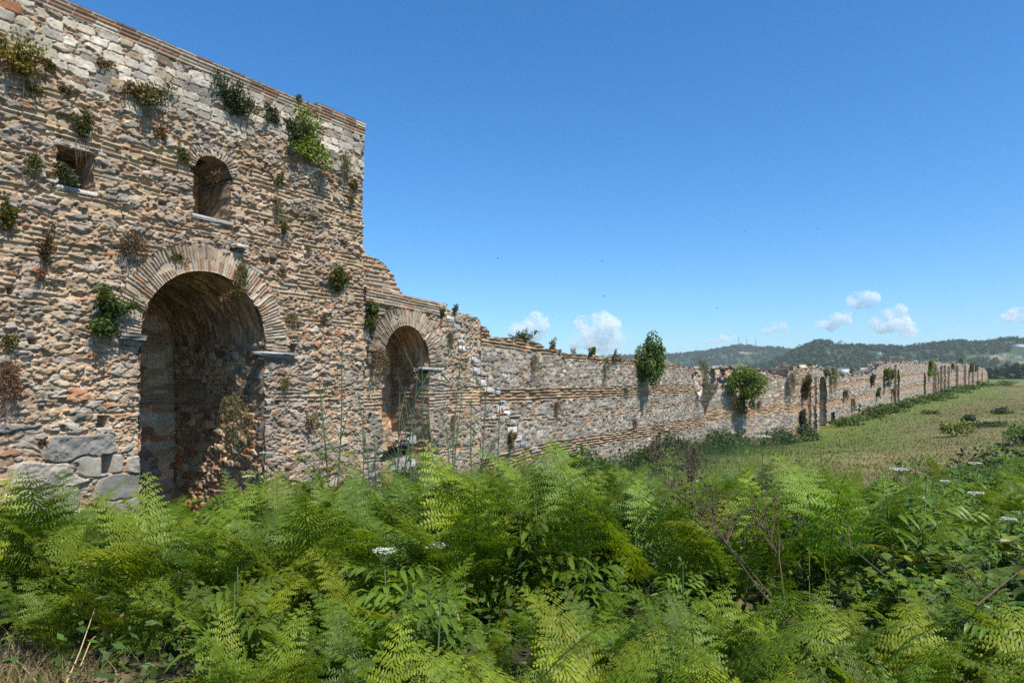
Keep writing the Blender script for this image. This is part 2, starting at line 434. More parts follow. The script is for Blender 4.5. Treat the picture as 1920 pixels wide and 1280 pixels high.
def masonry(S, Z, cfg):
    sd = cfg.get('seed', 1)
    wv = cfg.get('warp', .05)
    n4 = fbm(S * 3, Z * 3, 3, sd + 40)
    Sw = S + wv * (n4 - .5) * 2; Zw = Z + wv * (fbm(S * 2.2 + 7, Z * 2.6, 3, sd + 41) - .5) * 2 + .10 * (vnoise(S * .45, Z * .3, sd + 42) - .5)
    cw, ch, p = cfg.get('cw', .27), cfg.get('ch', .155), cfg.get('p', 2.6)
    jx, jz = cfg.get('jx', .8), cfg.get('jz', .55)
    amp = cfg.get('amp', .035)
    mort = np.array(cfg.get('mortar', (.43, .335, .235)))
    F1, F2, idh, px, pz = voro(Sw, Zw, cw, ch, jx, jz, sd, p)
    edge = F2 - F1
    me = cfg.get('joint', .16)
    fine = fbm(S * 14, Z * 14, 4, sd + 50)
    body = sstep(me * .4, me * 1.1 + .08, edge + .22 * (fine - .5)) * sstep(cfg.get('fade', 1.75), cfg.get('fade', 1.75) - .55, F1)
    h01 = np.mod(idh * 57.31, 1)
    H = body * (amp * (.45 + .9 * h01)) + (fine - .5) * .022
    tilt = (np.mod(idh * 13.7, 1) - .5) * (Sw - px) * .12 + (np.mod(idh * 29.3, 1) - .5) * (Zw - pz) * .25
    chip = fbm(S * 7, Z * 11, 5, sd + 52)
    H = H + body * (tilt + (chip - .5) * cfg.get('chip', .04))
    H = H + body * .02 * (np.floor(chip * 7) / 7 - .5)
    C = pick(np.mod(idh * 7.77, 1), cfg['wts'](px, pz)) * (.82 + .36 * fbm(S * 6, Z * 9, 3, sd + 53))[..., None] * (.78 + .44 * np.mod(idh * 91.7, 1))[..., None]
    mc = mort * (.78 + .44 * fbm(S * 5, Z * 5, 3, sd + 51))[..., None]
    rub = cfg.get('rubble', .3)
    if rub > 0:      # small infill stones in the mortar and in place of some of the large ones
        G1, G2, gid, qx, qz = voro(Sw + .03, Zw, cw * .45, ch * .42, .9, .6, sd + 70, 2.4)
        gb = sstep(.1, .35, G2 - G1) * sstep(1.3, .9, G1)
        keep = (np.mod(gid * 5.3, 1) < .62)
        gb = gb * keep
        gc_ = pick(np.mod(gid * 3.9, 1), cfg.get('wts2', cfg['wts'])(qx, qz)) * (.75 + .5 * np.mod(gid * 31.7, 1))[..., None]
        mc = mc + (gc_ - mc) * gb[..., None]
        hm = gb * amp * .6 * (.5 + np.mod(gid * 17.3, 1)) + (fine - .5) * .02
        gone = (np.mod(idh * 3.33, 1) < rub)
        body = np.where(gone, 0, body)
        H = np.where(gone, 0, H) + (1 - body) * hm
    C = mc + (C - mc) * body[..., None]
    C = C + (mort - C) * cfg.get('blend', 0)
    # squared blocks laid over the rubble in zones
    for L in cfg.get('layers', []):
        aw = L['where'](S, Z)
        B1, B2, bid, bx, bz = voro(Sw * L.get('warp', .5) + S * (1 - L.get('warp', .5)), Zw * L.get('warp', .4) + Z * (1 - L.get('warp', .4)), L['cw'], L['ch'], L.get('jx', .55), L.get('jz', .2), sd + L['seed'], 5)
        bb = sstep(.04, .15, (B2 - B1) + .10 * (fine - .5)) * sstep(1.14, .97, B1)
        bb = np.where(np.mod(bid * 9.1, 1) < L.get('gone', .2), 0, bb)
        rough_ = np.mod(bid * 4.7, 1)
        bc = pick(np.mod(bid * 2.9, 1), np.broadcast_to(np.array(L['w'], float), bid.shape + (8,))) * (.82 + .36 * rough_)[..., None] * (.68 + .64 * fbm(S * 4, Z * 7, 4, sd + 97))[..., None]
        pit = fbm(S * 9, Z * 9, 5, sd + 95)
        bh = bb * L['amp'] * (1 + .5 * rough_) + bb * (pit - .5) * np.where(rough_ > .45, L.get('pit', .06), .015)
        inn = (aw > .5) & (bb > .03)
        C = np.where(inn[..., None], mc + (bc - mc) * bb[..., None], C)
        H = np.where(inn, bh, H)
    # brick courses
    for (zlo, zhi, rag) in cfg.get('bands', []):
        zl = zlo(S) if callable(zlo) else zlo; zh = zhi(S) if callable(zhi) else zhi
        nz = (vnoise(S * 1.7, Z * 3, sd + 60) - .5) * rag + (vnoise(S * 5, Z * 9, sd + 61) - .5) * rag * .5
        inb = (Z + nz > zl) & (Z + nz < zh) & (vnoise(S * .8 + 3, Z * .6, sd + 62) < cfg.get('bandfill', .83))
        bp = cfg.get('brick', .085)
        zz = Z + .035 * (vnoise(S * .9, Z * 1.5, sd + 63) - .5) + .018 * (vnoise(S * 4, Z * 4, sd + 64) - .5)
        if callable(zlo): zz = zz - zl
        rw = np.floor(zz / bp); fr = zz / bp - rw
        bl = .34; cc = np.floor(S / bl + _hash(rw, rw * 0, sd + 65)); fx = S / bl + _hash(rw, rw * 0, sd + 65) - cc
        hb = _hash(cc, rw, sd + 66)
        th = .42 + .22 * (_hash(cc, rw, sd + 67) - .5)
        bk = sstep(0, .12, fr) * sstep(th + .22, th + .05, fr) * np.maximum(sstep(0, .04, fx) * sstep(1, .96, fx), cfg.get('longbrick', 0))
        bk = bk * np.where(hb < .12, .15, 1)
        lift = cfg.get('bandlift', .03)
        bh = bk * (lift * (.5 + hb)) - .012 + (fine - .5) * .02
        w = np.stack([hb * 0, hb * 0, hb * 0, .35 + hb * 0, .2 + hb * 0, hb * 0, .28 + hb * 0, .22 + hb * 0], -1)
        if 'bandw' in cfg: w = np.broadcast_to(np.array(cfg['bandw']), hb.shape + (8,))
        bcx = pick(np.mod(hb * 11.3, 1), w) * (.8 + .4 * np.mod(hb * 37.1, 1))[..., None]
        bm = np.array(cfg.get('bandmortar', mort)) * (.8 + .4 * fine)[..., None]
        C = np.where(inb[..., None], bm + (bcx - bm) * bk[..., None], C)
        H = np.where(inb, bh, H)
    for (hs, hz, hw, hh, hd) in cfg.get('holes', []):
        ins = (np.abs(S - hs) < hw / 2) & (np.abs(Z - hz) < hh / 2)
        H = np.where(ins, -hd, H)
    # broad weathering: grey lichen runs and washed-out mortar (patches with their own shape)
    H = H - cfg.get('pits', 0) * (Z > -.8) * (Z < 4.9) * sstep(.37, .29, fbm(S * 11, Z * 15, 3, sd + 83))
    st = sstep(.55, .75, fbm(S * .9 + 5, Z * .5, 4, sd + 80)) * cfg.get('stain', .35)
    grey = C.mean(-1, keepdims=True) * np.array([.80, .80, .82])
    C = C + (grey - C) * st[..., None]
    H = H + .05 * (fbm(S * .7, Z * .7, 3, sd + 81) - .5) * cfg.get('swell', 1)
    return H, np.clip(C * cfg.get('gain', 1) * np.array(cfg.get('cast', (1, 1, 1))), 0.01, .9)

def sheet(name, parent, posfn, A, B, cfg, mask=None, thick=0.3, mat=None, steps=3, HC=None, hadd=None):
    """height-field sheet over the grid A x B; every open edge is carried back by 'thick' so the wall is solid"""
    S, Z = np.meshgrid(A, B, indexing='ij')
    H, C = masonry(S, Z, cfg) if HC is None else HC(S, Z)
    if hadd is not None: H = H + hadd(S, Z)
    V = posfn(S, Z, H)
    n, m = S.shape
    sc, zc = (S[:-1, :-1] + S[1:, 1:]) / 2, (Z[:-1, :-1] + Z[1:, 1:]) / 2
    M = np.ones((n - 1, m - 1), bool) if mask is None else mask(sc, zc)
    idx = np.arange(n * m).reshape(n, m)
    q = np.stack([idx[:-1, :-1], idx[1:, :-1], idx[1:, 1:], idx[:-1, 1:]], -1)[M]
    pad = np.zeros((n + 1, m + 1), bool); pad[1:-1, 1:-1] = M
    E = []
    c = pad[1:-1, 1:-1]
    a, b = idx[:-1, :-1], idx[1:, :-1]; d, e_ = idx[:-1, 1:], idx[1:, 1:]
    for cond, p0, p1 in ((c & ~pad[1:-1, :-2], b, a), (c & ~pad[1:-1, 2:], d, e_), (c & ~pad[:-2, 1:-1], a, d), (c & ~pad[2:, 1:-1], e_, b)):
        E.append(np.stack([p0[cond], p1[cond]], -1))
    E = np.concatenate(E)
    VV, CC, Q = [V.reshape(-1, 3)], [C.reshape(-1, 3)], [q]
    if thick > 0 and len(E):
        Sf, Zf, Hf, Cf = S.ravel(), Z.ravel(), H.ravel(), C.reshape(-1, 3)
        base = len(VV[0]); ne = len(E); dep = np.linspace(0, 1, steps + 1)[1:] ** 1.4 * thick
        prev0, prev1 = E[:, 0], E[:, 1]
        for k, dp in enumerate(dep):
            new = []
            for side in (0, 1):
                i = E[:, side]
                jx = (vnoise(Sf[i] * 9 + dp * 7, Zf[i] * 9 + dp * 5, 77) - .5) * .05 * (1 if k < steps - 1 else 0)
                VV.append(posfn(Sf[i] + jx, Zf[i] + jx * .6, (np.minimum(Hf[i], 0) if hadd is not None else 0 * Hf[i]) - dp))
                CC.append(masonry(Sf[i] + dp * .8, Zf[i] + dp * .6, cfg)[1] if (HC is None and dp > .06) else Cf[i])
                new.append(np.arange(ne) + base); base += ne
            Q.append(np.stack([prev0, new[0], new[1], prev1], -1))
            prev0, prev1 = new
    V = np.concatenate(VV); C = np.concatenate(CC); Q = np.concatenate(Q)
    used = np.unique(Q); re = np.full(len(V), -1); re[used] = np.arange(len(used))
    return mesh_from(name, V[used], re[Q], mat or M_STONE, parent, C[used])

def W8(greyb=0, grey=0, lgrey=0, tan=0, brown=0, white=0, orange=0, cream=0):
    a = np.array([greyb, grey, lgrey, tan, brown, white, orange, cream], float)
    return lambda s, z: np.broadcast_to(a, np.shape(s) + (8,))

def voussoirs(name, parent, pl, s0, z0, rs, rz, thick, n, a0, a1, proud, cfg_seed, palette, mortar, depth=.25, ov=.0, mat=None):
    """ring of radial bricks round an arch: polar sheet, ellipse radii rs x rz inside"""
    th = np.linspace(R(a0), R(a1), int(n * 9)); rr = np.linspace(0, 1, 22)
    def HC(T, Q):
        wob = .03 * (vnoise(T * 9, Q * 3, cfg_seed) - .5)
        x = (T - R(a0)) / (R(a1) - R(a0)) * n + wob * 10; k = np.floor(x); f = x - k
        hb = _hash(k, k * 0 + 1, cfg_seed); two = (np.floor(Q * 2.0 + .3 * hb))
        hb = _hash(k, two, cfg_seed + 1)
        bk = sstep(.02, .16, f) * sstep(.88, .62, f)
        bk = bk * np.where(hb < .14, .2, 1) * sstep(.14, .28, vnoise(T * 6, Q * 2.5, cfg_seed + 3))
        fine = fbm(T * 40, Q * 8, 4, cfg_seed + 2)
        H = bk * (.022 + .03 * hb) + (fine - .5) * .02
        H = H * (.6 + .8 * vnoise(T * 3, Q * 2, cfg_seed + 4))
        c = pick(np.mod(hb * 13.1, 1), np.broadcast_to(np.array(palette, float), hb.shape + (8,))) * (.8 + .4 * np.mod(hb * 71.3, 1))[..., None]
        mc = np.array(mortar) * (.85 + .3 * fine)[..., None]
        return H + proud, mc + (c - mc) * bk[..., None]
    def pf(T, Q, H):
        tt = thick * (1 + .05 * (vnoise(np.asarray(T) * 14, np.asarray(T) * 0, cfg_seed + 7) - .5) * (np.asarray(Q) > .5))
        return pl.pos(s0 + np.cos(T) * (rs + Q * tt), z0 + np.sin(T) * (rz + Q * tt), H)
    def ragged(T, Q):
        k = np.floor((T - R(a0)) / (R(a1) - R(a0)) * n)
        return Q < .86 + .2 * _hash(k, k * 0 + 9, cfg_seed + 5)
    return sheet(name, parent, pf, th, rr, dict(wts=W8(tan=1)), ragged, depth, mat, 2, HC)

def inner(name, parent, O, ea, eb, en, A, B, cfg, mat=None, mask=None):
    O = np.asarray(O, float)
    pf = lambda a, b, h: O + np.asarray(a)[..., None] * ea + np.asarray(b)[..., None] * eb + np.asarray(h)[..., None] * en
    return sheet(name, parent, pf, A, B, cfg, mask, 0, mat)

def vault(name, parent, pl, s0, z0, rs, rz, d0, d1, cfg, step=.03):
    T = np.linspace(0, math.pi, int(math.pi * rs / step)); D = np.arange(d0, d1 + step, step)
    def pf(a, b, h): return pl.pos(s0 + np.cos(a) * (rs - h), z0 + np.sin(a) * (rz - h), -np.asarray(b))
    def HC(a, b): return masonry(a * rs, b, cfg)
    return sheet(name, parent, pf, T, D, cfg, None, 0, None, 1, HC)
# ------------------------------------------------------------------ the walls
def prof(pl, pts):
    """pixel outline -> z as a function of s on that wall"""
    u = np.array([p[0] for p in pts], float); y = np.array([p[1] for p in pts], float)
    s_, z_ = pl.sz(u, y)
    return lambda S: np.interp(S, s_, z_)
def jag(S, amp, sc, seed):
    k = np.floor(S / sc + .5 * vnoise(S * 3, S * 0, seed))
    return amp * (_hash(k, k * 0, seed) - .5) * 2
def edges_of(z): return np.asarray(z)

# ---- tower
tower = thing('stone_tower', 'tall rubble stone tower with brick coping and a deep brick arch', 'tower', tuple(PT.pos(8, -3.4, -2)))
sT1 = float(PT.s_u(680.5))
def tower_w(s, z):
    s, z = np.broadcast_arrays(np.asarray(s, float), np.asarray(z, float))
    top = sstep(4.75, 5.05, z + .25 * (vnoise(s * 1.5, z * 2, 4) - .5) + .04 * (s - 8))
    up = sstep(2.2, 3.2, z)
    g_ = .5 + .9 * vnoise(s * .5 + 3, z * .5, 9)
    w = np.stack([.20 * g_, .19 * g_, .18 + .06 * up, .24 + 0 * z, .10 + 0 * z, .01 + .03 * up, .09 + 0 * z, .20 + 0 * z], -1)
    wt = np.array([.02, .07, .42, .05, .01, .50, .02, .16])
    return w + (wt - w) * top[..., None] * .95
cfgT = dict(seed=3, cw=.225, ch=.108, p=2.0, cast=(1.04, .965, .85), jx=.95, jz=.9, amp=.046, joint=.18, rubble=.36, warp=.09, wts=tower_w,
            wts2=W8(.12, .12, .16, .28, .12, .03, .11, .24), mortar=(.47, .345, .245),
            bands=[(3.85, 4.2, .4), (1.85, 2.25, .5), (-.58, -.18, .2), (2.8, 2.95, .4), (3.3, 3.5, .5), (1.2, 1.42, .5), (4.5, 4.68, .4)], bandmortar=(.46, .36, .25), bandfill=.70, bandlift=.03, pits=.05, blend=.22, gain=.92, bandw=(0, 0, .05, .45, .12, 0, .10, .28),
            layers=[dict(where=lambda S, Z: ((Z < -.78 + .3 * (vnoise(S * 1.2, S * 0, 6) - .5)) & (S < 6.6)) * 1.0, cw=1.05, ch=.42, seed=90, jx=.8, jz=.35, warp=.9, w=[.2, .28, .30, .05, 0, 0, 0, .17], amp=.05, gone=.22, pit=.085),
                    dict(where=lambda S, Z: sstep(.40, .43, vnoise(S * 1.1, Z * 2.2, 66) + .9 * (Z - 5.12)) * 1.0, cw=.31, ch=.15, jx=.7, jz=.3, seed=94, w=[.02, .05, .30, .05, .02, .55, .03, .06], amp=.03, pit=.04, gone=.12)],
            stain=.45, swell=1.6)
holesT = []
for (u, y, w, h) in ((305, 381, .16, .10), (437, 467, .17, .12), (192, 791, .17, .20), (200, 870, .18, .34), (512, 490, .13, .12), (497, 311, .10, .12), (499, 418, .10, .13),
                     (655, 372, .12, .12), (646, 462, .10, .14), (548, 652, .16, .16), (520, 755, .14, .10), (596, 800, .10, .12), (608, 722, .12, .08), (560, 612, .08, .1),
                     (695, 620, .1, .16), (692, 780, .12, .16), (92, 330, .1, .1), (60, 640, .12, .09), (20, 545, .1, .1), (150, 330, .1, .08), (330, 470, .09, .09)):
    s_, z_ = PT.sz(u, y); holesT.append((float(s_), float(z_), w, h, .22))
cfgT['holes'] = holesT
AR = dict(s=7.64, zs=.75, rs=1.29, rz=1.34)                 # main arch
def in_arch(S, Z, a, grow=0.0):
    x = (S - a['s']) / (a['rs'] + grow); y = np.maximum(Z - a['zs'], 0) / (a['rz'] + grow)
    return np.where(Z > a['zs'], x * x + y * y < 1, np.abs(S - a['s']) < a['rs'] + (grow * .0))
W1 = (5.06, 5.62, 3.13, 3.76)
W2 = dict(s=7.76, zs=3.95, rs=.39, rz=.36); W2b = 3.14
top_y = 5.86
def tmask(S, Z):
    rag = .035 * (vnoise(S * 9, Z * 9, 12) - .5)
    ar = np.where(Z > AR['zs'], in_arch(S, Z, AR, .10), np.abs(S - AR['s'] + rag) < AR['rs'])
    w1 = (S + rag > W1[0]) & (S + rag < W1[1]) & (Z + rag > W1[2]) & (Z + rag < W1[3])
    w2 = np.where(Z > W2['zs'], in_arch(S, Z, W2, .05), np.abs(S + rag - W2['s']) < W2['rs']) & (Z > W2b + rag)
    return (Z < top_y) & ~ar & ~w1 & ~w2
A = np.arange(2.2, sT1 + .001, .0145); B = np.arange(-3.9, top_y + .02, .0135)
wallT = sheet('wall', tower, PT.pos, A, B, cfgT, tmask, 1.1, None, 22)
# body behind the face: right-hand end, rear and roof
mb = MB()
for a_, b_, h0, h1 in ((2.2, sT1 - .02, -1.05, -4.6),):
    c0 = PT.pos((a_ + b_) / 2, 1.0, -4.45); mb.box(c0, b_ - a_, .3, 9.7, PT.d3, PT.m3, UP, TAN)
    mb.box(PT.pos(sT1 - .22, 1.0, (h0 - 4.3) / 2), .4, 3.25, 9.7, PT.d3, PT.m3, UP, TAN)
    mb.box(PT.pos((a_ + b_) / 2, 5.72, (h0 - 4.3) / 2), b_ - a_ - .42, 3.25, .25, PT.d3, PT.m3, UP, GREY)
    mb.box(PT.pos(a_ + .2, 1.0, (h0 - 4.3) / 2), .4, 3.25, 9.4, PT.d3, PT.m3, UP, TAN)
mb.build('rear_wall', M_STONE, tower)
# brick coping
def coping(name, parent, pl, S0, S1, zf, hgt, proud, seed, depth=1.2, brick=.065, colw=(0, 0, 0, .4, .12, 0, .30, .18), mask=None, res=.015):
    def HC(S, Q):
        zz = Q
        rw = np.floor(zz / brick); fr = zz / brick - rw
        cc = np.floor(S / .36 + _hash(rw, rw * 0, seed)); fx = S / .36 + _hash(rw, rw * 0, seed) - cc
        hb = _hash(cc, rw, seed + 1)
        bk = sstep(0, .12, fr) * sstep(.86, .70, fr) * sstep(0, .05, fx) * sstep(1, .97, fx)
        fine = fbm(S * 20, Q * 20, 4, seed + 2)
        c = pick(np.mod(hb * 11.7, 1), np.broadcast_to(np.array(colw, float), hb.shape + (8,))) * (.8 + .4 * np.mod(hb * 37.1, 1))[..., None]
        mc = np.array((.44, .35, .25)) * (.8 + .4 * fine)[..., None]
        H = bk * (.016 + .012 * hb) + (fine - .5) * .012 + proud * (1 + .5 * sstep(hgt * .3, hgt * .75, Q))
        return H, mc + (c - mc) * bk[..., None]
    pf = lambda S, Q, H: pl.pos(S, zf(S) + Q + .012 * (vnoise(np.asarray(S) * 1.5, np.asarray(S) * 0, seed + 9) - .5), H)
    return sheet(name, parent, pf, np.arange(S0, S1, res), np.arange(0, hgt + .001, .011), dict(wts=W8(tan=.5, orange=.3, cream=.3)), mask, depth, M_STONE, 3, HC)
sStep = float(PT.s_u(590))
coping('coping', tower, PT, 2.2, sStep, lambda S: 5.85 + 0 * S, .25, .03, 31)
coping('coping', tower, PT, sStep, sT1 + .02, lambda S: 5.85 + 0 * S, .33, .045, 32)
# niche behind the main arch
a0, a1 = AR['s'] - AR['rs'], AR['s'] + AR['rs']
cfgN = dict(cast=(1.12, .96, .78), seed=51, cw=.42, ch=.17, p=4, jx=.5, jz=.25, amp=.03, joint=.14, rubble=.18, warp=.035, wts=W8(.08, .1, .18, .30, .14, .0, .10, .22), mortar=(.44, .31, .21), gain=1.3,  # raised gain and warm cast stand in for light bounced off the ground
            bands=[(-.55, .0, .2), (.8, 1.1, .2), (-2.6, -2.3, .2)], bandw=(0, 0, 0, .25, .2, 0, .45, .1), bandmortar=(.33, .28, .22), bandfill=.95)
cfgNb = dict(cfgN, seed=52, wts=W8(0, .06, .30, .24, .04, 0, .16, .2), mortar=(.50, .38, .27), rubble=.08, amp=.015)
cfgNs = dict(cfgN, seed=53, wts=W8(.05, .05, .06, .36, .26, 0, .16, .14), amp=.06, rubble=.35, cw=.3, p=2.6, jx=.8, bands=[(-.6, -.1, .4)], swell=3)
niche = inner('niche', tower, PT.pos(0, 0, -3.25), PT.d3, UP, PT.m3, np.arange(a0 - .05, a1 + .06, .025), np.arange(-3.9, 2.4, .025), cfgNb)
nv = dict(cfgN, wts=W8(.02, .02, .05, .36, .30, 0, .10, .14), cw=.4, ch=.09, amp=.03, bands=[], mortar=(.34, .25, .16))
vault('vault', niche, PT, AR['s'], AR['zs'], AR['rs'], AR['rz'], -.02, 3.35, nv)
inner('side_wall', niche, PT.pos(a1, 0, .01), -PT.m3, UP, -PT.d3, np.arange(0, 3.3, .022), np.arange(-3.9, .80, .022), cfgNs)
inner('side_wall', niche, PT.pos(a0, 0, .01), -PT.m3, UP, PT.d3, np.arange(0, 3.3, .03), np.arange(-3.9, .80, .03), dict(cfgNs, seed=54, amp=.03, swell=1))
backpl = Plane(PT.pos(0, 0, -3.22)[:2], A_T)
voussoirs('blind_arch', niche, backpl, 7.66, -2.15, .48, .5, .42, 26, 0, 180, .02, 58, (0, 0, 0, .1, .05, 0, .8, .1), (.36, .31, .26), .2)
# rings and imposts
voussoirs('arch', tower, PT, AR['s'], AR['zs'], AR['rs'] - .0, AR['rz'] - .0, .52, 84, -4, 184, .03, 61, (0, 0, .02, .54, .08, .0, .12, .24), (.45, .34, .235), .5)
def impost(parent, pl, u0, u1, y0, y1, proud, c=(.36, .36, .36), depth=.5):
    s0, zt = pl.sz(u0, y0); s1, _ = pl.sz(u1, y0); zb = pl.sz(u0, y1)[1]
    m = MB(); hh = float(zt - zb)
    m.box(pl.pos((s0 + s1) / 2, zt - hh * .2, (proud - depth) / 2), float(s1 - s0), proud + depth, hh * .4, pl.d3, pl.m3, UP, c, .014, .02)
    m.box(pl.pos((s0 + s1) / 2, zb + hh * .3, (proud - depth) / 2 - .06), float(s1 - s0) - .08, proud + depth - .12, hh * .6, pl.d3, pl.m3, UP, np.array(c) * .8, .014, .02)
    return m.build('impost', M_STONE, parent)
impost(tower, PT, 219, 268, 626, 648, .16, (.36, .35, .34), .3)
impost(tower, PT, 482, 552, 659, 672, .15, (.52, .50, .46), .2)
# windows: sill stones, arched head, dark rooms behind
def window_room(parent, s0, s1, z0, z1, dep):
    c_ = dict(cfgN, seed=71, bands=[], swell=.3)
    w = inner('window', parent, PT.pos(0, 0, -dep), PT.d3, UP, PT.m3, np.arange(s0 - .25, s1 + .26, .05), np.arange(z0 - .25, z1 + .26, .05), c_)
    m = MB(); m.box(PT.pos((s0 + s1) / 2, z0 - .04, -.38), s1 - s0 + .1, .84, .07, PT.d3, PT.m3, UP, (.5, .47, .42), .004, .012)
    m.build('sill', M_STONE, w); return w
w1 = window_room(tower, W1[0], W1[1], W1[2], W1[3], 1.1)
m = MB(); m.box(PT.pos((W1[0] + W1[1]) / 2 + .03, W1[3] + .05, -.42), W1[1] - W1[0] + .34, .9, .10, PT.d3, PT.m3, UP, (.33, .30, .27), .006, .015); m.build('lintel', M_STONE, w1)
w2 = window_room(tower, W2['s'] - W2['rs'], W2['s'] + W2['rs'], W2b, 4.3, 1.1)
voussoirs('arch', w2, PT, W2['s'], W2['zs'], W2['rs'], W2['rz'], .24, 22, 8, 172, .01, 73, (0, 0, .1, .5, .1, 0, .1, .3), (.4, .32, .23), .8)
# marble bracket stones near the arch crown
m = MB(); s_, z_ = PT.sz(443, 463)
m.box(PT.pos(s_, z_, .06), .26, .3, .07, PT.d3, PT.m3, UP, WHITE, .006, .015); m.box(PT.pos(s_ + .1, z_ - .08, .04), .09, .26, .08, PT.d3, PT.m3, UP, WHITE, .006, .015)
m.build('bracket', M_STONE, tower)

# ---- walled-up stretch with the small arch, right of the tower
aw = thing('arched_wall', 'repaired stretch of wall with a small round brick arch beside the tower', 'wall', tuple(PT.pos(13.5, -3.5, -1)))
AS = dict(s=13.22, zs=.42, rs=.89, rz=1.03)
sA0, sA1 = sT1, s900
topA = prof(PT, [(676, 563), (745, 572), (790, 580), (822, 590), (823, 566), (828, 574), (842, 584), (858, 590), (890, 594), (905, 612)])
cfgA = dict(cfgT, seed=103, cw=.28, ch=.15, amp=.045, wts=lambda s, z: W8(.24, .20, .16, .18, .06, .02, .07, .14)(s, z),
            bands=[(-.72, -.12, .2), (1.9, 2.1, .2), (-2.05, -1.85, .2)], bandfill=.9, layers=[], mortar=(.43, .345, .25), rubble=.34,
            holes=[h for h in holesT if h[0] > sT1])
def amask(S, Z):
    rag = .05 * (vnoise(S * 8, Z * 8, 13) - .5)
    op = np.where(Z > AS['zs'], in_arch(S, Z, AS, .1), (np.abs(S - AS['s'] + rag) < AS['rs']))
    fill = Z < -9.75 + .9 * (S - 12.6) + 2.2 * rag         # fallen rubble closes the foot of the opening
    return (Z < topA(S) + jag(S, .05, .22, 14) * (S > PT.s_u(822))) & ~(op & ~(fill & (Z < -1.1)))
sheet('wall', aw, PT.pos, np.arange(sA0, sA1, .017), np.arange(-3.9, 3.2, .017), cfgA, amask, 1.5, None, 22)
coping('coping', aw, PT, sA0 + .03, float(PT.s_u(822)), lambda S: np.interp(S, [sA0, float(PT.s_u(822))], [1.93, 1.80]), .36, .05, 105, 1.4, .07)
voussoirs('arch', aw, PT, AS['s'], AS['zs'], AS['rs'], AS['rz'], .56, 92, 0, 180, .035, 107, (0, 0, 0, .6, .14, 0, .04, .22), (.34, .27, .185), .5)
impost(aw, PT, 786, 829, 689, 700, .08, (.34, .33, .31), .2)
impost(aw, PT, 712, 720, 686, 697, .03)
b0, b1 = AS['s'] - AS['rs'], AS['s'] + AS['rs']
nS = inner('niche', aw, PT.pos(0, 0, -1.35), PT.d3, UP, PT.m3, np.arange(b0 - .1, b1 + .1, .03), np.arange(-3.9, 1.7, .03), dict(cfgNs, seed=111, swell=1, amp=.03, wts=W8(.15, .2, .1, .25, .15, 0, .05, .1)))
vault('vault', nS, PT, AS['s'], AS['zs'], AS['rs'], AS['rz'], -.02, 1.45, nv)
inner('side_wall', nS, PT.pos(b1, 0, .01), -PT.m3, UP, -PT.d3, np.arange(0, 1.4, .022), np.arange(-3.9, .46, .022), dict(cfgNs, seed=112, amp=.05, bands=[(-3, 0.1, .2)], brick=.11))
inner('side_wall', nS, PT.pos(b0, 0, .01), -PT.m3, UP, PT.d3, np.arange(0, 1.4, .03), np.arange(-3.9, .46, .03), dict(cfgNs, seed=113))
# ruined brick stump standing behind the coping against the tower
topB0 = prof(PT, [(676, 470), (690, 480), (706, 487), (722, 494), (735, 512), (742, 536), (760, 560)])
PB = Plane(PT.pos(0, 0, -.42)[:2], A_T)
topB = prof(PB, [(676, 470), (690, 480), (706, 487), (722, 494), (735, 512), (742, 536), (760, 560)])
cfgB = dict(cfgA, seed=120, bands=[(2.2, 3.9, .3)], bandfill=.62, brick=.11, bandw=(0, 0, .05, .3, .15, .05, .4, .1), holes=[])
sheet('stump', aw, PB.pos, np.arange(sT1 + .02, sT1 + 2.0, .018), np.arange(1.9, 4.0, .018), cfgB, lambda S, Z: Z < topB(S - .0) + jag(S, .05, .12, 15), 1.2, None, 5)
# toothed quoin of white blocks between repair and old wall
m = MB()
for k, (u, y, w, h) in enumerate(((829, 569, 15, 12), (842, 592, 15, 11), (855, 607, 13, 11), (858, 624, 14, 10), (862, 636, 13, 9), (868, 648, 20, 10), (888, 668, 13, 12), (892, 688, 14, 14),
                       (906, 711, 14, 13), (916, 725, 20, 11), (932, 731, 9, 9), (942, 749, 10, 9), (938, 760, 14, 9), (948, 769, 13, 11), (940, 782, 10, 10), (960, 786, 10, 10), (958, 799, 19, 13), (968, 815, 18, 11), (980, 826, 14, 11), (1000, 836, 12, 12), (1011, 850, 10, 16))):
    pl = PT if u < 898 else PC
    s0, z0 = pl.sz(u - w / 2, y); s1, z1 = pl.sz(u + w / 2, y + h); z1 = pl.sz(u, y + h)[1]; zt = pl.sz(u, y)[1]
    cc = ((.52, .49, .45), (.44, .43, .41), (.32, .32, .33), (.56, .53, .48))[(k * 7) % 4]
    m.box(pl.pos((s0 + s1) / 2, (zt + z1) / 2, -.13), float(s1 - s0) * .96, .36, float(zt - z1) * .92, pl.d3, pl.m3, UP, cc, .004, .012)
m.build('quoin', M_STONE, aw)

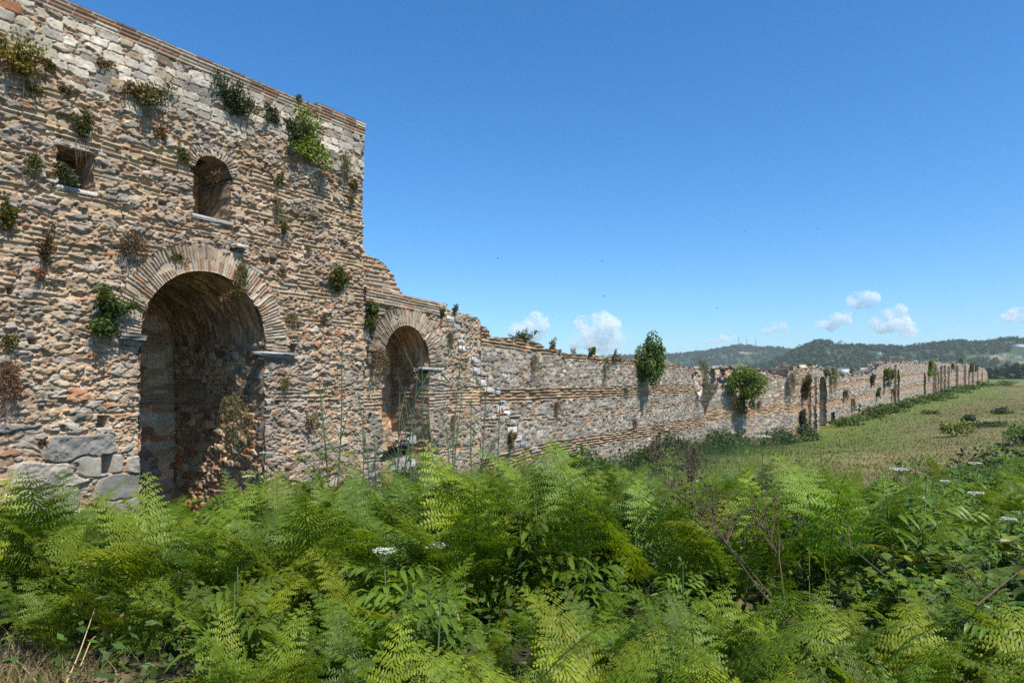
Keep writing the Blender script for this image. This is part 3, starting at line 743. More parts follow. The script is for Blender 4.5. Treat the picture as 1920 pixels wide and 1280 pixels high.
# ---- long curtain wall
cw_ = thing('curtain_wall', 'long low grey stone curtain wall with brick bands and a weedy top', 'wall', tuple(PC.pos(14, -3.9, -1)))
def zband(pl, y0, y1):
    f0, f1 = prof(pl, y0), prof(pl, y1)
    return (lambda S: f1(S)), (lambda S: f0(S))
bd1 = zband(PC, [(900, 729), (940, 729), (1320, 720)], [(900, 757), (940, 756), (1320, 737)])
bd2 = zband(PC, [(900, 858), (1027, 830), (1322, 778)], [(900, 890), (1027, 852), (1322, 801)])
bd0 = zband(PC, [(900, 600), (1050, 630), (1330, 640)], [(895, 646), (1050, 667), (1062, 675), (1180, 682), (1280, 692), (1330, 700)])
topC = prof(PC, [(896, 606), (905, 615), (916, 629), (930, 632), (1000, 641), (1045, 660), (1056, 664), (1100, 668), (1180, 675), (1240, 680), (1281, 687), (1283, 690)])
def cmask(S, Z):
    end = np.interp(Z, [-6, -3.6, -2.6, -1.9, -.6, .2, 1.2], [sCe, sCe, sCe - .05, sCe - .5, sCe - 2.4, sCe - 3.6, sCe - 3.9])
    return (Z < topC(S) + jag(S, .06, .35, 24) + .08 * (vnoise(S * 2, S * 0, 25) - .5)) & (S < end + jag(Z, .09, .2, 26))
cfgC = dict(blend=.10, cast=(1.06, .975, .86), seed=130, fade=2.3, chip=.03, gain=1.0, longbrick=.85, cw=.29, ch=.15, p=3.4, jx=.7, jz=.25, amp=.042, joint=.17, rubble=.16, warp=.05, wts=W8(.30, .38, .24, .04, .015, .005, .015, .02), wts2=W8(.26, .26, .12, .14, .08, .0, .04, .06),
            mortar=(.24, .20, .155), bands=[(*bd1, .02), (*bd2, .05), (*bd0, .05), (-1.35, -1.2, .5)], bandmortar=(.25, .19, .13), brick=.105, bandlift=.06, bandfill=.97,
            bandw=(0, 0, 0, .60, .08, 0, .12, .20), stain=.15)
sheet('wall', cw_, PC.pos, np.arange(0, sCe + .2, .026), np.arange(-5.0, 1.7, .024), cfgC, cmask, 2.2, None, 5)

# ---- second stretch: ruined face with a rubble core behind
sw = thing('ruined_wall', 'broken stretch of stone wall with exposed rubble core beyond the curtain wall', 'wall', tuple(P2.pos(7, -4.3, -1)))
s2e = float(P2.s_u(1486))
top2 = prof(P2, [(1318, 790), (1330, 752), (1341, 735), (1347, 722), (1372, 724), (1385, 748), (1402, 750), (1412, 738), (1419, 703), (1440, 702), (1474, 709), (1488, 714)])
b2 = zband(P2, [(1318, 768), (1485, 752)], [(1318, 790), (1485, 773)])
b3 = zband(P2, [(1318, 852), (1455, 812), (1487, 802)], [(1318, 880), (1455, 840), (1487, 840)])
cfg2 = dict(cfgC, seed=140, cw=.34, ch=.19, joint=.2, bands=[(*b2, .25), (*b3, .3)], bandw=(0, 0, 0, .45, .1, 0, .25, .25), bandmortar=(.36, .27, .18), mortar=(.3, .25, .19), wts=W8(.28, .34, .22, .07, .02, .01, .02, .04))
sheet('wall', sw, P2.pos, np.arange(0, s2e, .045), np.arange(-5.8, 1.2, .04), cfg2, lambda S, Z: Z < top2(S) + jag(S, .12, .35, 44), 1.6, M_FAR, 4)
P2b = Plane(P2.pos(-1.2, 0, -1.0)[:2], math.degrees(math.atan2(P2.d[0], P2.d[1])))
top2b = prof(P2b, [(1290, 694), (1312, 691), (1340, 690), (1356, 689), (1380, 692), (1430, 695), (1470, 704), (1500, 706)])
cfg2b = dict(seed=150, cw=.3, ch=.2, p=2.2, jx=.9, jz=.9, amp=.12, joint=.25, rubble=.4, warp=.1, wts=W8(.06, .1, .14, .32, .14, .05, .12, .2), mortar=(.33, .25, .17), stain=.1, swell=4)
core = sheet('rubble_core', sw, P2b.pos, np.arange(0, s2e + 1.6, .05), np.arange(-5.6, 1.4, .05), cfg2b, lambda S, Z: Z < top2b(S) + jag(S, .1, .3, 45), 1.5, M_FAR, 3, None, lambda S, Z: .55 - .40 * np.maximum(Z + 2.6, 0))

# ---- far stretch with arches, running to the horizon
fw = thing('distant_wall', 'distant stone wall with arched recesses running off across the field', 'wall', tuple(P3.pos(30, -3.4, -1)))
su = lambda u: float(P3.s_u(u))
top3 = prof(P3, [(1476, 690), (1500, 689), (1545, 690), (1552, 697), (1570, 703), (1600, 702), (1625, 699), (1645, 686), (1668, 678), (1720, 679), (1750, 681), (1757, 680), (1800, 680), (1830, 686), (1846, 690), (1852, 700)])
c1 = zband(P3, [(1476, 764), (1560, 750), (1645, 735), (1732, 720), (1852, 700)], [(1476, 776), (1560, 762), (1645, 744), (1732, 728), (1852, 705)])
c2 = zband(P3, [(1476, 735), (1602, 713), (1730, 699), (1852, 693)], [(1476, 741), (1602, 721), (1730, 704), (1852, 696)])
c3 = zband(P3, [(1476, 815), (1632, 768), (1719, 745), (1852, 708)], [(1476, 830), (1632, 777), (1719, 753), (1852, 712)])
arches3 = []      # (s0, s1, z of crown, z of foot)
for (ua, ub, yt, yb) in ((1519.5, 1525.5, 757, 818), (1531, 1549, 705, 790), (1557, 1565, 770, 800), (1678, 1686, 690, 760), (1731, 1735.5, 698, 735), (1751, 1759.5, 684, 742), (1763, 1767.5, 694, 738), (1770, 1774.5, 686, 734),
                         (1777.5, 1781, 694, 733), (1793, 1796.5, 688, 724), (1808, 1811, 690, 720), (1815, 1817.5, 690, 718), (1823, 1825.5, 692, 716), (1832, 1834, 692, 715), (1840, 1842, 694, 714)):
    s0, s1 = su(ua), su(ub); zc = float(P3.sz((ua + ub) / 2, yt)[1]); arches3.append((s0, s1, zc))
def m3(S, Z):
    k = Z < top3(S) + jag(S, .18, .8, 54) + .2 * (vnoise(S * .5, S * 0, 55) - .5)
    for s0, s1, zc in arches3:
        r = (s1 - s0) / 2; x = (S - (s0 + s1) / 2) / r
        k &= ~((np.abs(x) < 1) & (Z < zc - r * 1.1 + r * 1.1 * np.sqrt(np.maximum(0, 1 - x * x))))
    return k
st = [0.0]
while st[-1] < s3b: st.append(st[-1] + .06 + .0011 * st[-1])
def w3(s, z):
    s, z = np.broadcast_arrays(np.asarray(s, float), np.asarray(z, float))
    ov = sstep(su(1521), su(1515), s)[..., None]      # brown overgrown end
    return W8(.24, .34, .24, .08, .02, .01, .02, .05)(s, z) * (1 - ov) + W8(.03, .08, .05, .3, .3, 0, .08, .1)(s, z) * ov
cfg3 = dict(cfgC, seed=160, cw=.42, ch=.22, amp=.09, bands=[(*c1, .25), (*c2, .25), (*c3, .3)], brick=.14, wts=w3, mortar=(.3, .25, .185), bandw=(0, 0, 0, .4, .08, 0, .3, .25), bandmortar=(.38, .27, .18), bandfill=.9)
sheet('wall', fw, P3.pos, np.array(st), np.arange(-5.2, 6.0, .07), cfg3, m3, 1.5, M_FAR, 3)
cfg3b = dict(cfg2b, seed=170, cw=.5, ch=.3, wts=W8(.15, .2, .15, .25, .15, 0, .05, .1))
inner('recess_wall', fw, P3.pos(0, 0, -1.45), P3.d3, UP, P3.m3, np.arange(0, s3b - 3, .35), np.arange(-5.2, 5.2, .2), cfg3b, M_FAR, lambda S, Z: Z < top3(S) - .35)
for k, (s0, s1, zc) in enumerate(arches3):
    if k in (0, 1, 3, 5):
        r = (s1 - s0) / 2
        voussoirs('arch', fw, P3, (s0 + s1) / 2, zc - r * 1.1, r, r * 1.1, .45 if r > .8 else .28, 26, 0, 180, .08, 180 + k, (0, 0, 0, .5, .05, 0, .15, .35), (.42, .34, .24), .7, mat=M_FAR)
# buttress piers standing out from the face
for (ua, wd, yt, pr) in ((1517, .8, 702, .22), (1528, .9, 706, .22), (1676, .8, 683, .3), (1749, 1.4, 682, .6), (1762, 1.2, 686, .45), (1769, 1.2, 684, .4), (1776.5, 1.4, 686, .4), (1792, 1.6, 684, .5), (1807, 2.0, 684, .5), (1822, 2.0, 686, .5)):
    s0 = su(ua); zt = float(P3.sz(ua, yt)[1])
    PBt = Plane(P3.pos(0, 0, pr)[:2], A_3)
    sheet('buttress', fw, PBt.pos, np.arange(s0 - wd / 2, s0 + wd / 2 + .01, .09), np.arange(-5.2, zt, .08), dict(cfg3, seed=190 + int(ua)), None, pr + .1, M_FAR, 3)

# loose stones along the ruined tops
def rubble(parent, pl, tf, s0, s1, n, size, hoff, seed, mat=M_STONE):
    rg = np.random.default_rng(seed); m = MB()
    for k in range(n):
        s_ = rg.uniform(s0, s1); z_ = float(tf(s_)); h_ = -rg.uniform(*hoff)
        a = rg.uniform(0, 6.3); ex = np.array([math.cos(a), math.sin(a), rg.normal(0, .15)]); ey = np.array([-math.sin(a), math.cos(a), rg.normal(0, .15)])
        q = rg.uniform(.5, 1.3) * size
        m.box(pl.pos(s_, z_ + q * .12, h_), q * rg.uniform(.8, 1.6), q, q * rg.uniform(.4, .8), ex, ey, UP, PAL[rg.choice([1, 2, 3, 4, 6, 7])] * rg.uniform(.7, 1.1), q * .06, q * .18)
    m.build('loose_stones', mat, parent)
rubble(aw, PT, topA, float(PT.s_u(845)), sA1, 26, .16, (.05, 1.0), 1)
rubble(cw_, PC, topC, 3.5, sCe - 4, 170, .2, (.0, 1.6), 2)
rubble(sw, P2b, top2b, .5, s2e, 90, .3, (-.4, 1.1), 3, M_FAR)
rubble(sw, P2, top2, 1.5, s2e, 40, .3, (.1, .8), 4, M_FAR)
rubble(fw, P3, top3, 1, s3b * .6, 260, .42, (0, 1.2), 5, M_FAR)

rubble(aw, PT, lambda s: -2.5 + .5 * (s - b0) / (b1 - b0), b0 + .1, b1 - .05, 60, .34, (.15, 1.2), 6)
rubble(aw, PT, lambda s: -2.0 + .5 * (s - b0) / (b1 - b0), b0 + .7, b1 - .05, 26, .3, (.5, 1.2), 7)
# ------------------------------------------------------------------ hills, far woods, houses, masts
def ridge(pts, Y, W, seed, bump=.0):
    u = np.array([p[0] for p in pts], float); y = np.array([p[1] for p in pts], float)
    az = np.arctan((u - CX) / F); z = (HY - y) / F * Y
    return dict(az=az, z=z, Y=Y, W=W, seed=seed)
RIDGES = [ridge([(-900, 690), (300, 680), (1000, 672), (1180, 670), (1240, 669), (1290, 664), (1320, 662), (1350, 656), (1375, 652), (1392, 650), (1420, 653), (1450, 654), (1480, 657), (1520, 661), (1600, 668), (1760, 684), (2300, 700)], 2300, 620, 1),
          ridge([(1300, 712), (1440, 684), (1490, 661), (1510, 652), (1530, 645), (1556, 643), (1566, 651), (1590, 651), (1640, 653), (1700, 655), (1760, 646), (1800, 643), (1835, 646), (1870, 641), (1900, 639), (1925, 638), (2100, 630), (2500, 640)], 1350, 560, 2)]
def hill_z(X, Y):
    az = np.arctan2(X, Y); r = np.maximum(np.hypot(X, Y), 1)
    out = np.full(np.shape(X), -16.0)
    for k in RIDGES:
        zt = np.interp(az, k['az'], k['z'])
        Rr = k['Y'] / np.cos(np.clip(az, -1.2, 1.2))
        x = (r - Rr) / k['W']
        b = np.where(x < 0, sstep(-1, 0, x), sstep(1.6, 0, x))
        b = b ** .8
        z = -16 + (zt + 16) * b + b * (1 - b) * 60 * (fbm(X / 230, Y / 230, 4, k['seed'] + 60) - .5)
        out = np.maximum(out, z)
    return out
M_HILL = masonry_mat('hillside_turf', .02, .3, 1.0, .75, 1.2)
ha = np.linspace(-56, 56, 520) * math.pi / 180; hr = np.linspace(640, 3300, 190)
hx, hy = polar(hr, ha); hz = hill_z(hx, hy)
n1 = fbm(hx / 90, hy / 60, 4, 201); n2 = fbm(hx / 35, hy / 35, 3, 202)
hc = np.array([.04, .065, .02]) + (np.array([.10, .115, .045]) - np.array([.04, .065, .02])) * sstep(.60, .72, n1)[..., None]
hc = hc * (.8 + .4 * n2)[..., None]
hc = np.where((n1 > .78)[..., None], np.array([.24, .19, .13]), hc)
hl = mesh_from('hills', np.stack([hx, hy, hz], -1).reshape(-1, 3), grid_faces(len(hr), len(ha)), M_HILL, None, hc.reshape(-1, 3), True)
tag(hl, 'wooded hills rising beyond the field', 'hills', kind='structure')

def crown(rg, nl, leaf, rx, rz, lumps=5, c0=(1, 1, 1), flat=.0):
    """a crown as many small leaf faces grouped in clumps"""
    C = rg.normal(0, .45, (lumps, 3)); C /= np.maximum(1, np.linalg.norm(C, axis=1)[:, None] / .75)
    k = rg.integers(0, lumps, nl)
    d = rg.normal(0, 1, (nl, 3)); d /= np.linalg.norm(d, axis=1)[:, None]
    rr = (rg.uniform(.25, 1, nl) ** .4)[:, None] * rg.uniform(.32, .62, lumps)[k][:, None]
    P = (C[k] + d * rr)
    P = P / np.percentile(np.abs(P), 97, axis=0)
    nrm = d * .6 + rg.normal(0, .55, (nl, 3)); nrm /= np.linalg.norm(nrm, axis=1)[:, None] + 1e-9
    t = np.cross(nrm, rg.normal(0, 1, (nl, 3))); t /= np.linalg.norm(t, axis=1)[:, None] + 1e-9
    b = np.cross(nrm, t)
    P = P * np.array([rx, rx, rz])
    s_ = leaf * rg.uniform(.6, 1.3, (nl, 1))
    V = np.stack([P - t * s_, P + b * s_ * .45, P + t * s_, P - b * s_ * .45], 1).reshape(-1, 3)
    q = np.arange(nl * 4).reshape(-1, 4)
    cc = np.array(c0) * (rg.uniform(.7, 1.2, (nl, 1)) * (rg.uniform(.8, 1.15, lumps)[k][:, None]))
    return V, q, np.repeat(cc, 4, 0)

HOUSES = [
    (1508, 689, 700, 11, 820, 'small house with an orange tiled roof left of the other houses'),
    (1537, 692, 703, 14, 830, 'low wide house with a dull red roof'),
    (1560, 691, 702, 12, 815, 'red roofed house standing beside the white flat block'),
    (1581, 690, 703, 20, 800, 'white flat roofed block at the foot of the hill', False, 10, 6, 2),
    (1560, 687, 694, 9, 900, 'pale flat roofed shed behind the red roofs', False, 7, 3, 1),
    (1912, 645, 652, 26, 1290, 'long white building on the hilltop at the picture edge', False, 10, 6, 1),
    (1880, 663, 667, 8, 1200, 'small white shed halfway down the bare hillside', False, 6, 2, 1),
    (1905, 667, 671, 16, 1180, 'long low pale greenhouse on the hillside terrace', False, 7, 4, 1),
    (1648, 660, 664, 7, 1230, 'tiny white house among trees on the middle slope', False, 7, 2, 1),]
HOUSES = [list(h) for h in HOUSES]
for h in HOUSES:          # stand each house where the slope meets its foot
    for Yc in np.linspace(760, 1400, 321):
        X_ = (h[0] - CX) / F * Yc
        if HY - float(hill_z(np.array([X_]), np.array([Yc]))[0]) / Yc * F <= h[2] + .6: h[4] = float(Yc); break
M_WOODS = leaf_mat('far_foliage', (1, 1, 1), .15, .1, .7, .01)
rgw = np.random.default_rng(5)
base_crowns = [crown(rgw, 70, .42, 1.0, 1.0, 6) for _ in range(6)]
wood = MB(); N_ = 22000
wa = np.where(np.arange(N_) % 5 > 0, rgw.uniform(R(8), R(40), N_), rgw.uniform(R(-36), R(40), N_)); wr = rgw.uniform(780, 2450, N_)
wx, wy = wr * np.sin(wa), wr * np.cos(wa); wfar = wy > 1500
wn_ = fbm(wx / 90, wy / 60, 4, 201); wz = hill_z(wx, wy)
near_house = np.zeros(N_, bool)
for h in HOUSES: near_house |= (np.abs(CX + F * wx / wy - h[0]) < h[3] * .6 + 3.5) & (wy < h[4] + 12) & (wy > h[4] - 70)
ok = ~near_house & np.where(wfar, wn_ < .68, wn_ < .58 + .12 * rgw.random(N_)) & (wz > -13)
for k in np.nonzero(ok)[0][:9500]:
    h_ = rgw.uniform(4.5, 8.5) * (1.25 if wfar[k] else 1)
    V, q, c_ = base_crowns[rgw.integers(6)]
    th = rgw.uniform(0, 6.28); M_ = np.array([[math.cos(th), -math.sin(th), 0], [math.sin(th), math.cos(th), 0], [0, 0, 1]])
    tone = np.array([.042, .066, .020]) * rgw.uniform(.75, 1.3) * np.array([rgw.uniform(.9, 1.2), 1, 1])
    wood.add((V * np.array([h_ * .62, h_ * .62, h_ * .58])) @ M_.T + np.array([wx[k], wy[k], wz[k] + h_ * .40]), q, c_ * tone)
w_ = wood.build('far_woods', M_WOODS); tag(w_, 'dark woods covering the slopes of the far hills', 'woods', kind='stuff')

# single trees that stand out on the skyline
TREES = [(1574, 640, 652, 1340, 1.0, 'lone tall tree rising in the gap on the wooded skyline'), (1796, 637, 645, 1350, 2.0, 'broad dark round tree on the crest above the far end of the wall'),
         (1545, 640, 656, 1330, 2.2, 'large dense crown topping the knoll left of the lone tall tree'), (1770, 642, 650, 1350, 1.6, 'low rounded tree on the crest left of the broad dark one'),
         (1838, 642, 652, 1345, 1.2, 'small dark tree on the bare hillside crest'), (1892, 634, 646, 1345, .9, 'upright tree near the pale house on the hilltop'),
         (1804, 652, 668, 1150, 1.8, 'big dark tree in the middle of the green hillside'), (1845, 665, 690, 1050, 1.5, 'dark bushy tree low on the hillside behind the wall end')]
rgt = np.random.default_rng(9)
for (u, y0, y1, Y, asp, lab) in TREES:
    X = (u - CX) / F * Y; zt = (HY - y0) / F * Y; zb = (HY - y1) / F * Y
    gz_ = float(hill_z(np.array([X]), np.array([Y]))[0]); zb = min(zb, gz_ + 1.5) if gz_ > zb - 12 else zb
    h_ = zt - zb
    t_ = thing('hill_tree', lab, 'tree', (X, Y, gz_), 'single trees on the hill skyline')
    V, q, c_ = crown(rgt, 420, .75, h_ * .55 * asp, h_ * .6, 8, (.04, .064, .02))
    m = MB(); m.add(V + np.array([X, Y, zb + h_ * .52]), q, c_); m.build('crown', M_WOODS, t_)
    m = MB(); m.tube([(X, Y, gz_ - .5), (X + .2, Y, zb + h_ * .3), (X, Y, zb + h_ * .6)], [.5, .4, .2], 6); m.build('trunk', M_WOOD, t_)

# tree line below the field's far edge
rgl = np.random.default_rng(15); tl = MB()
for k in range(150):
    u = rgl.uniform(1835, 2250); Y = rgl.uniform(440, 540); X = (u - CX) / F * Y
    zg = float(ground_z(np.array([X]), np.array([Y]))[0]); h_ = rgl.uniform(15, 20) + (Y - 440) * .02
    V, q, c_ = base_crowns[rgl.integers(6)]
    tl.add(V * np.array([h_ * .5, h_ * .5, h_ * .5]) + np.array([X, Y, zg + h_ * .5]), q, c_ * np.array([.03, .05, .018]))
t_ = tl.build('valley_woods', M_WOODS); tag(t_, 'dark belt of trees in the dip beyond the field edge', 'woods', kind='stuff')

M_HOUSE = plain_mat('painted_plaster', (1, 1, 1), .85, .08, .4)
M_TILE = plain_mat('roof_tile', (.40, .17, .11), .85, .25, 1.5)
M_GLASS = plain_mat('dark_window', (.05, .06, .07), .2)
def house(u, y0, y1, w_px, Y, lab, red=True, depth=9, cols=4, floors=2):
    X = (u - CX) / F * Y; z1 = (HY - y0) / F * Y; z0 = (HY - y1) / F * Y; w = w_px / F * Y
    gb = min(float(hill_z(np.array([X]), np.array([Y]))[0]), z0) - 1
    h = thing('hillside_house', lab, 'house', (X, Y, gb), 'houses below the hills')
    a = math.atan2(X, Y); ex = np.array([math.cos(a), -math.sin(a), 0]); ey = np.array([math.sin(a), math.cos(a), 0])
    c = np.array([X, Y, 0.0]); eave = z1 - (1.6 if red else .25)
    m = MB(); m.box(c + ey * depth / 2 + UP * (eave + gb) / 2, w, depth, eave - gb, ex, ey, UP, (.78, .76, .72) if not red else (.72, .66, .58)); m.build('wall', M_HOUSE, h)
    m = MB()
    if red:
        o = .5; p = [c - ex * (w / 2 + o) - ey * o, c + ex * (w / 2 + o) - ey * o, c + ex * (w / 2 + o) + ey * (depth + o), c - ex * (w / 2 + o) + ey * (depth + o)]
        v = [q + UP * eave for q in p] + [c - ex * w * .25 + ey * depth / 2 + UP * z1, c + ex * w * .25 + ey * depth / 2 + UP * z1]
        m.add(v, [(0, 1, 5, 4), (2, 3, 4, 5)]); m.add(v, [(1, 2, 5), (3, 0, 4)]); m.add(v[:4], [(3, 2, 1, 0)])
        m.build('roof', M_TILE, h)
    else:
        m.box(c + ey * depth / 2 + UP * (eave + .14), w + .5, depth + .5, .25, ex, ey, UP, (.7, .69, .66)); m.build('roof', M_HOUSE, h)
    fl = 3.0
    for f_ in range(floors):
        for k in range(cols):
            m = MB(); m.box(c - ex * w / 2 + ex * w * (k + .5) / cols - ey * .02 + UP * (eave - 1.5 - f_ * fl), 1.3, .12, 1.4, ex, ey, UP); m.build('window', M_GLASS, h)
    return h
for hs_ in HOUSES: house(*hs_)
# cream retaining wall below the hillside
Yw = 760; m = MB()
for u in range(1858, 2080, 12):
    X = (u - CX) / F * Yw; z1 = (HY - 694.5) / F * Yw; zb = -15
    m.box((X, Yw, (z1 + zb) / 2), 7.3, .8, z1 - zb, (1, 0, 0), (0, 1, 0), UP, (.36, .32, .26), .05)
    m.box((X - 3.6, Yw - .5, (z1 + zb) / 2 + .2), .6, .6, z1 - zb + .4, (1, 0, 0), (0, 1, 0), UP, (.34, .30, .25), .02)
rw = m.build('terrace_wall', M_HOUSE); tag(rw, 'long cream terrace wall at the foot of the far hillside', 'wall')
# lattice masts on the left hill
M_MAST = plain_mat('mast_paint', (1, 1, 1), .5)
for (u, y0, y1, lab) in ((1385.5, 628, 653, 'tallest and leftmost lattice mast on the far hilltop'), (1400.5, 632, 653, 'middle lattice mast of the three on the far hilltop'), (1417, 633, 655, 'rightmost lattice mast on the far hilltop')):
    Y = 2300; X = (u - CX) / F * Y; z1 = (HY - y0) / F * Y; z0 = float(hill_z(np.array([X]), np.array([Y]))[0]) - 1
    t_ = thing('radio_mast', lab, 'mast', (X, Y, z0), 'masts on the far hill')
    m = MB(); H_ = z1 - z0; n = 9; w0, w1_ = 2.6, .9
    cs = [(math.cos(a), math.sin(a)) for a in (.5, 2.6, 4.7)]
    for k in range(n):
        f0, f1 = k / n, (k + 1) / n; a_, b_ = w0 + (w1_ - w0) * f0, w0 + (w1_ - w0) * f1
        cc = (.55, .16, .12) if k % 2 else (.6, .6, .6)
        for i in range(3):
            p = np.array([X + cs[i][0] * a_, Y + cs[i][1] * a_, z0 + H_ * f0]); q = np.array([X + cs[i][0] * b_, Y + cs[i][1] * b_, z0 + H_ * f1])
            j = (i + 1) % 3; q2 = np.array([X + cs[j][0] * b_, Y + cs[j][1] * b_, z0 + H_ * f1])
            m.tube([p, q], .35, 4, cc); m.tube([p, q2], .22, 3, cc)
    m.build('lattice', M_MAST, t_)
    m = MB(); m.tube([(X, Y, z0 + H_ * .98), (X, Y, z0 + H_ * 1.10)], [.25, .15], 5, (.6, .6, .6)); m.build('antenna', M_MAST, t_)
    for f_ in (.82, .9):
        m = MB(); m.tube([(X - .5, Y - 1.4, z0 + H_ * f_), (X - .5, Y - 2.2, z0 + H_ * f_)], 1.3, 10, (.65, .65, .65)); m.build('dish', M_MAST, t_)
# ------------------------------------------------------------------ plants of the thicket
def rot_z(V, a):
    c, s_ = math.cos(a), math.sin(a)
    return V @ np.array([[c, s_, 0], [-s_, c, 0], [0, 0, 1]])

def frond(rg, L=1.0, stalk=.55, lean0=8, lean1=80, npin=15, npl=12, az=0.0, tone=(1, 1, 1), wide=.42, fresh=True):
    """one bracken frond: a stalk that arches over, pinnae in pairs, each a comb of pinnules. Returns pieces (verts, quads, colours)"""
    n = 26; t = np.linspace(0, 1, n); tot = stalk + L
    ph = R(lean0) + (R(lean1) - R(lean0)) * np.clip((t * tot - stalk * .5) / (tot - stalk * .5), 0, 1) ** 1.2
    dx = np.sin(ph) * tot / n; dz = np.cos(ph) * tot / n
    side = rg.normal(0, .05, 2)
    px = np.concatenate([[0], np.cumsum(dx)[:-1]]); pz = np.concatenate([[0], np.cumsum(dz)[:-1]])
    P = np.stack([px, side[0] * px + side[1] * px ** 2, pz], -1)
    T = np.gradient(P, axis=0); T /= np.linalg.norm(T, axis=1)[:, None]
    mb = MB()
    mb.tube(P, np.linspace(.006, .0015, n), 4, np.array([1.1, .95, .6]) * tone)
    for k in range(npin):
        f = k / (npin - 1); tb = (stalk + L * (.04 + .94 * f)) / tot
        i = min(tb * (n - 1), n - 1.001); i0 = int(i); o = P[i0] + (P[i0 + 1] - P[i0]) * (i - i0); tg = T[i0]
        nrm = np.cross(np.array([0, 1.0, 0]), tg); nrm = -nrm if nrm[2] < 0 and abs(nrm[2]) > .2 else nrm
        nrm /= np.linalg.norm(nrm)
        pl_len = L * wide * (1 - f) ** .85 * (1.0 if f > .08 else .92) + .03
        for sd in (-1, 1):
            if rg.random() < .03: continue
            o2 = o + tg * rg.normal(0, .008)
            ang_ = R(62 + rg.normal(0, 5) - 12 * f)
            ax = np.array([0, sd, 0]) * math.sin(ang_) + tg * math.cos(ang_) + nrm * rg.normal(.08, .08)
            ax /= np.linalg.norm(ax)
            m = max(4, int(npl * (pl_len / (L * wide)) ** .6))
            q = np.linspace(.06, 1, m)
            droop = -.28 * pl_len * q ** 2
            C = o2 + ax * (q * pl_len)[:, None] + np.array([0, 0, 1.0]) * (droop + rg.normal(0, .004, m))[:, None]
            axq = np.gradient(C, axis=0); axq /= np.linalg.norm(axq, axis=1)[:, None]
            pn = np.cross(axq, np.cross(nrm, axq)); pn /= np.linalg.norm(pn, axis=1)[:, None]
            lat = np.cross(pn, axq)
            ll = (pl_len * .175 * (1 - q) ** .75 + .007) * (1 + rg.normal(0, .08, m))
            w = np.full(m, pl_len / m * .80)
            cc = np.array(tone) * rg.uniform(.85, 1.15)
            for s2 in (-1, 1):
                d = lat * s2 * .93 + axq * .32 + pn * (-.18 + rg.normal(0, .06, m))[:, None]
                b0 = C - axq * (w * .5)[:, None]; b1 = C + axq * (w * .5)[:, None]
                tp = C + d * ll[:, None]
                V = np.stack([b0, b1, tp + axq * (w * .18)[:, None], tp - axq * (w * .18)[:, None]], 1)
                mb.add(V.reshape(-1, 3), np.arange(m * 4).reshape(-1, 4), cc)
    v, fc, c_ = mb.arrays()
    return rot_z(v, az), fc, c_

def bracken(seed, nf=5, L=(.7, 1.0), stalk=(.35, .7), lean=(55, 100), tones=None, npl=12):
    rg = np.random.default_rng(seed); mb = MB(); a0_ = rg.uniform(0, 6.28)
    for k in range(nf):
        tone = np.array((1, 1, 1.0)) * rg.uniform(.8, 1.2)
        u = rg.random()
        if u < .18: tone = np.array([1.45, 1.2, .9]) * rg.uniform(.85, 1.15)
        elif u < .42: tone = np.array([.62, .70, .8])
        v, fc, c_ = frond(rg, rg.uniform(*L), rg.uniform(*stalk), rg.uniform(2, 18), rg.uniform(*lean), 15, npl, a0_ + k * 6.28 / nf + rg.normal(0, .4), tone, rg.uniform(.27, .36))
        base = mb.n; v = v + np.array([rg.normal(0, .06), rg.normal(0, .06), 0])
        mb.v.append(v); mb.c.append(c_)
        for f_ in fc: mb.f.setdefault(f_.shape[1], []).append(f_ + base)
        mb.n += len(v)
    return mb

def leaflets(mb, o, ax, nrm, pairs, ll, wd, spacing, tone, rg, droop=.25):
    """a pinnate leaf: pairs of pointed leaflets and one at the end"""
    ax = ax / np.linalg.norm(ax); lat = np.cross(nrm, ax); lat /= np.linalg.norm(lat); nn = np.cross(ax, lat)
    items = [(k + 1, s2) for k in range(pairs) for s2 in (-1, 1)] + [(pairs + 1, 0)]
    for k, s2 in items:
        b = o + ax * spacing * k - np.array([0, 0, 1.0]) * droop * (spacing * k) ** 2
        d = (lat * s2 * .85 + ax * (.5 if s2 else 1.0)) + nn * rg.normal(-.12, .15); d /= np.linalg.norm(d)
        w_ = np.cross(nn, d); w_ /= np.linalg.norm(w_); l_ = ll * rg.uniform(.8, 1.15) * (1 if k > 1 else .8)
        tip = b + d * l_ - np.array([0, 0, 1.0]) * l_ * droop
        m1 = b + d * l_ * .35 + nn * l_ * .05; m2 = b + d * l_ * .7 - np.array([0, 0, 1.0]) * l_ * droop * .4 + nn * l_ * .02
        up = nn * wd * .35
        V = [b, m1 - w_ * wd + up, m1, m1 + w_ * wd + up, m2 - w_ * wd * .75 + up, m2, m2 + w_ * wd * .75 + up, tip]
        n0 = mb.n
        mb.add(V, [(1, 2, 5, 4), (2, 3, 6, 5)], tone * rg.uniform(.85, 1.15))
        mb.f.setdefault(3, []).append(np.array([(0, 2, 1), (0, 3, 2), (4, 5, 7), (5, 6, 7)]) + n0)

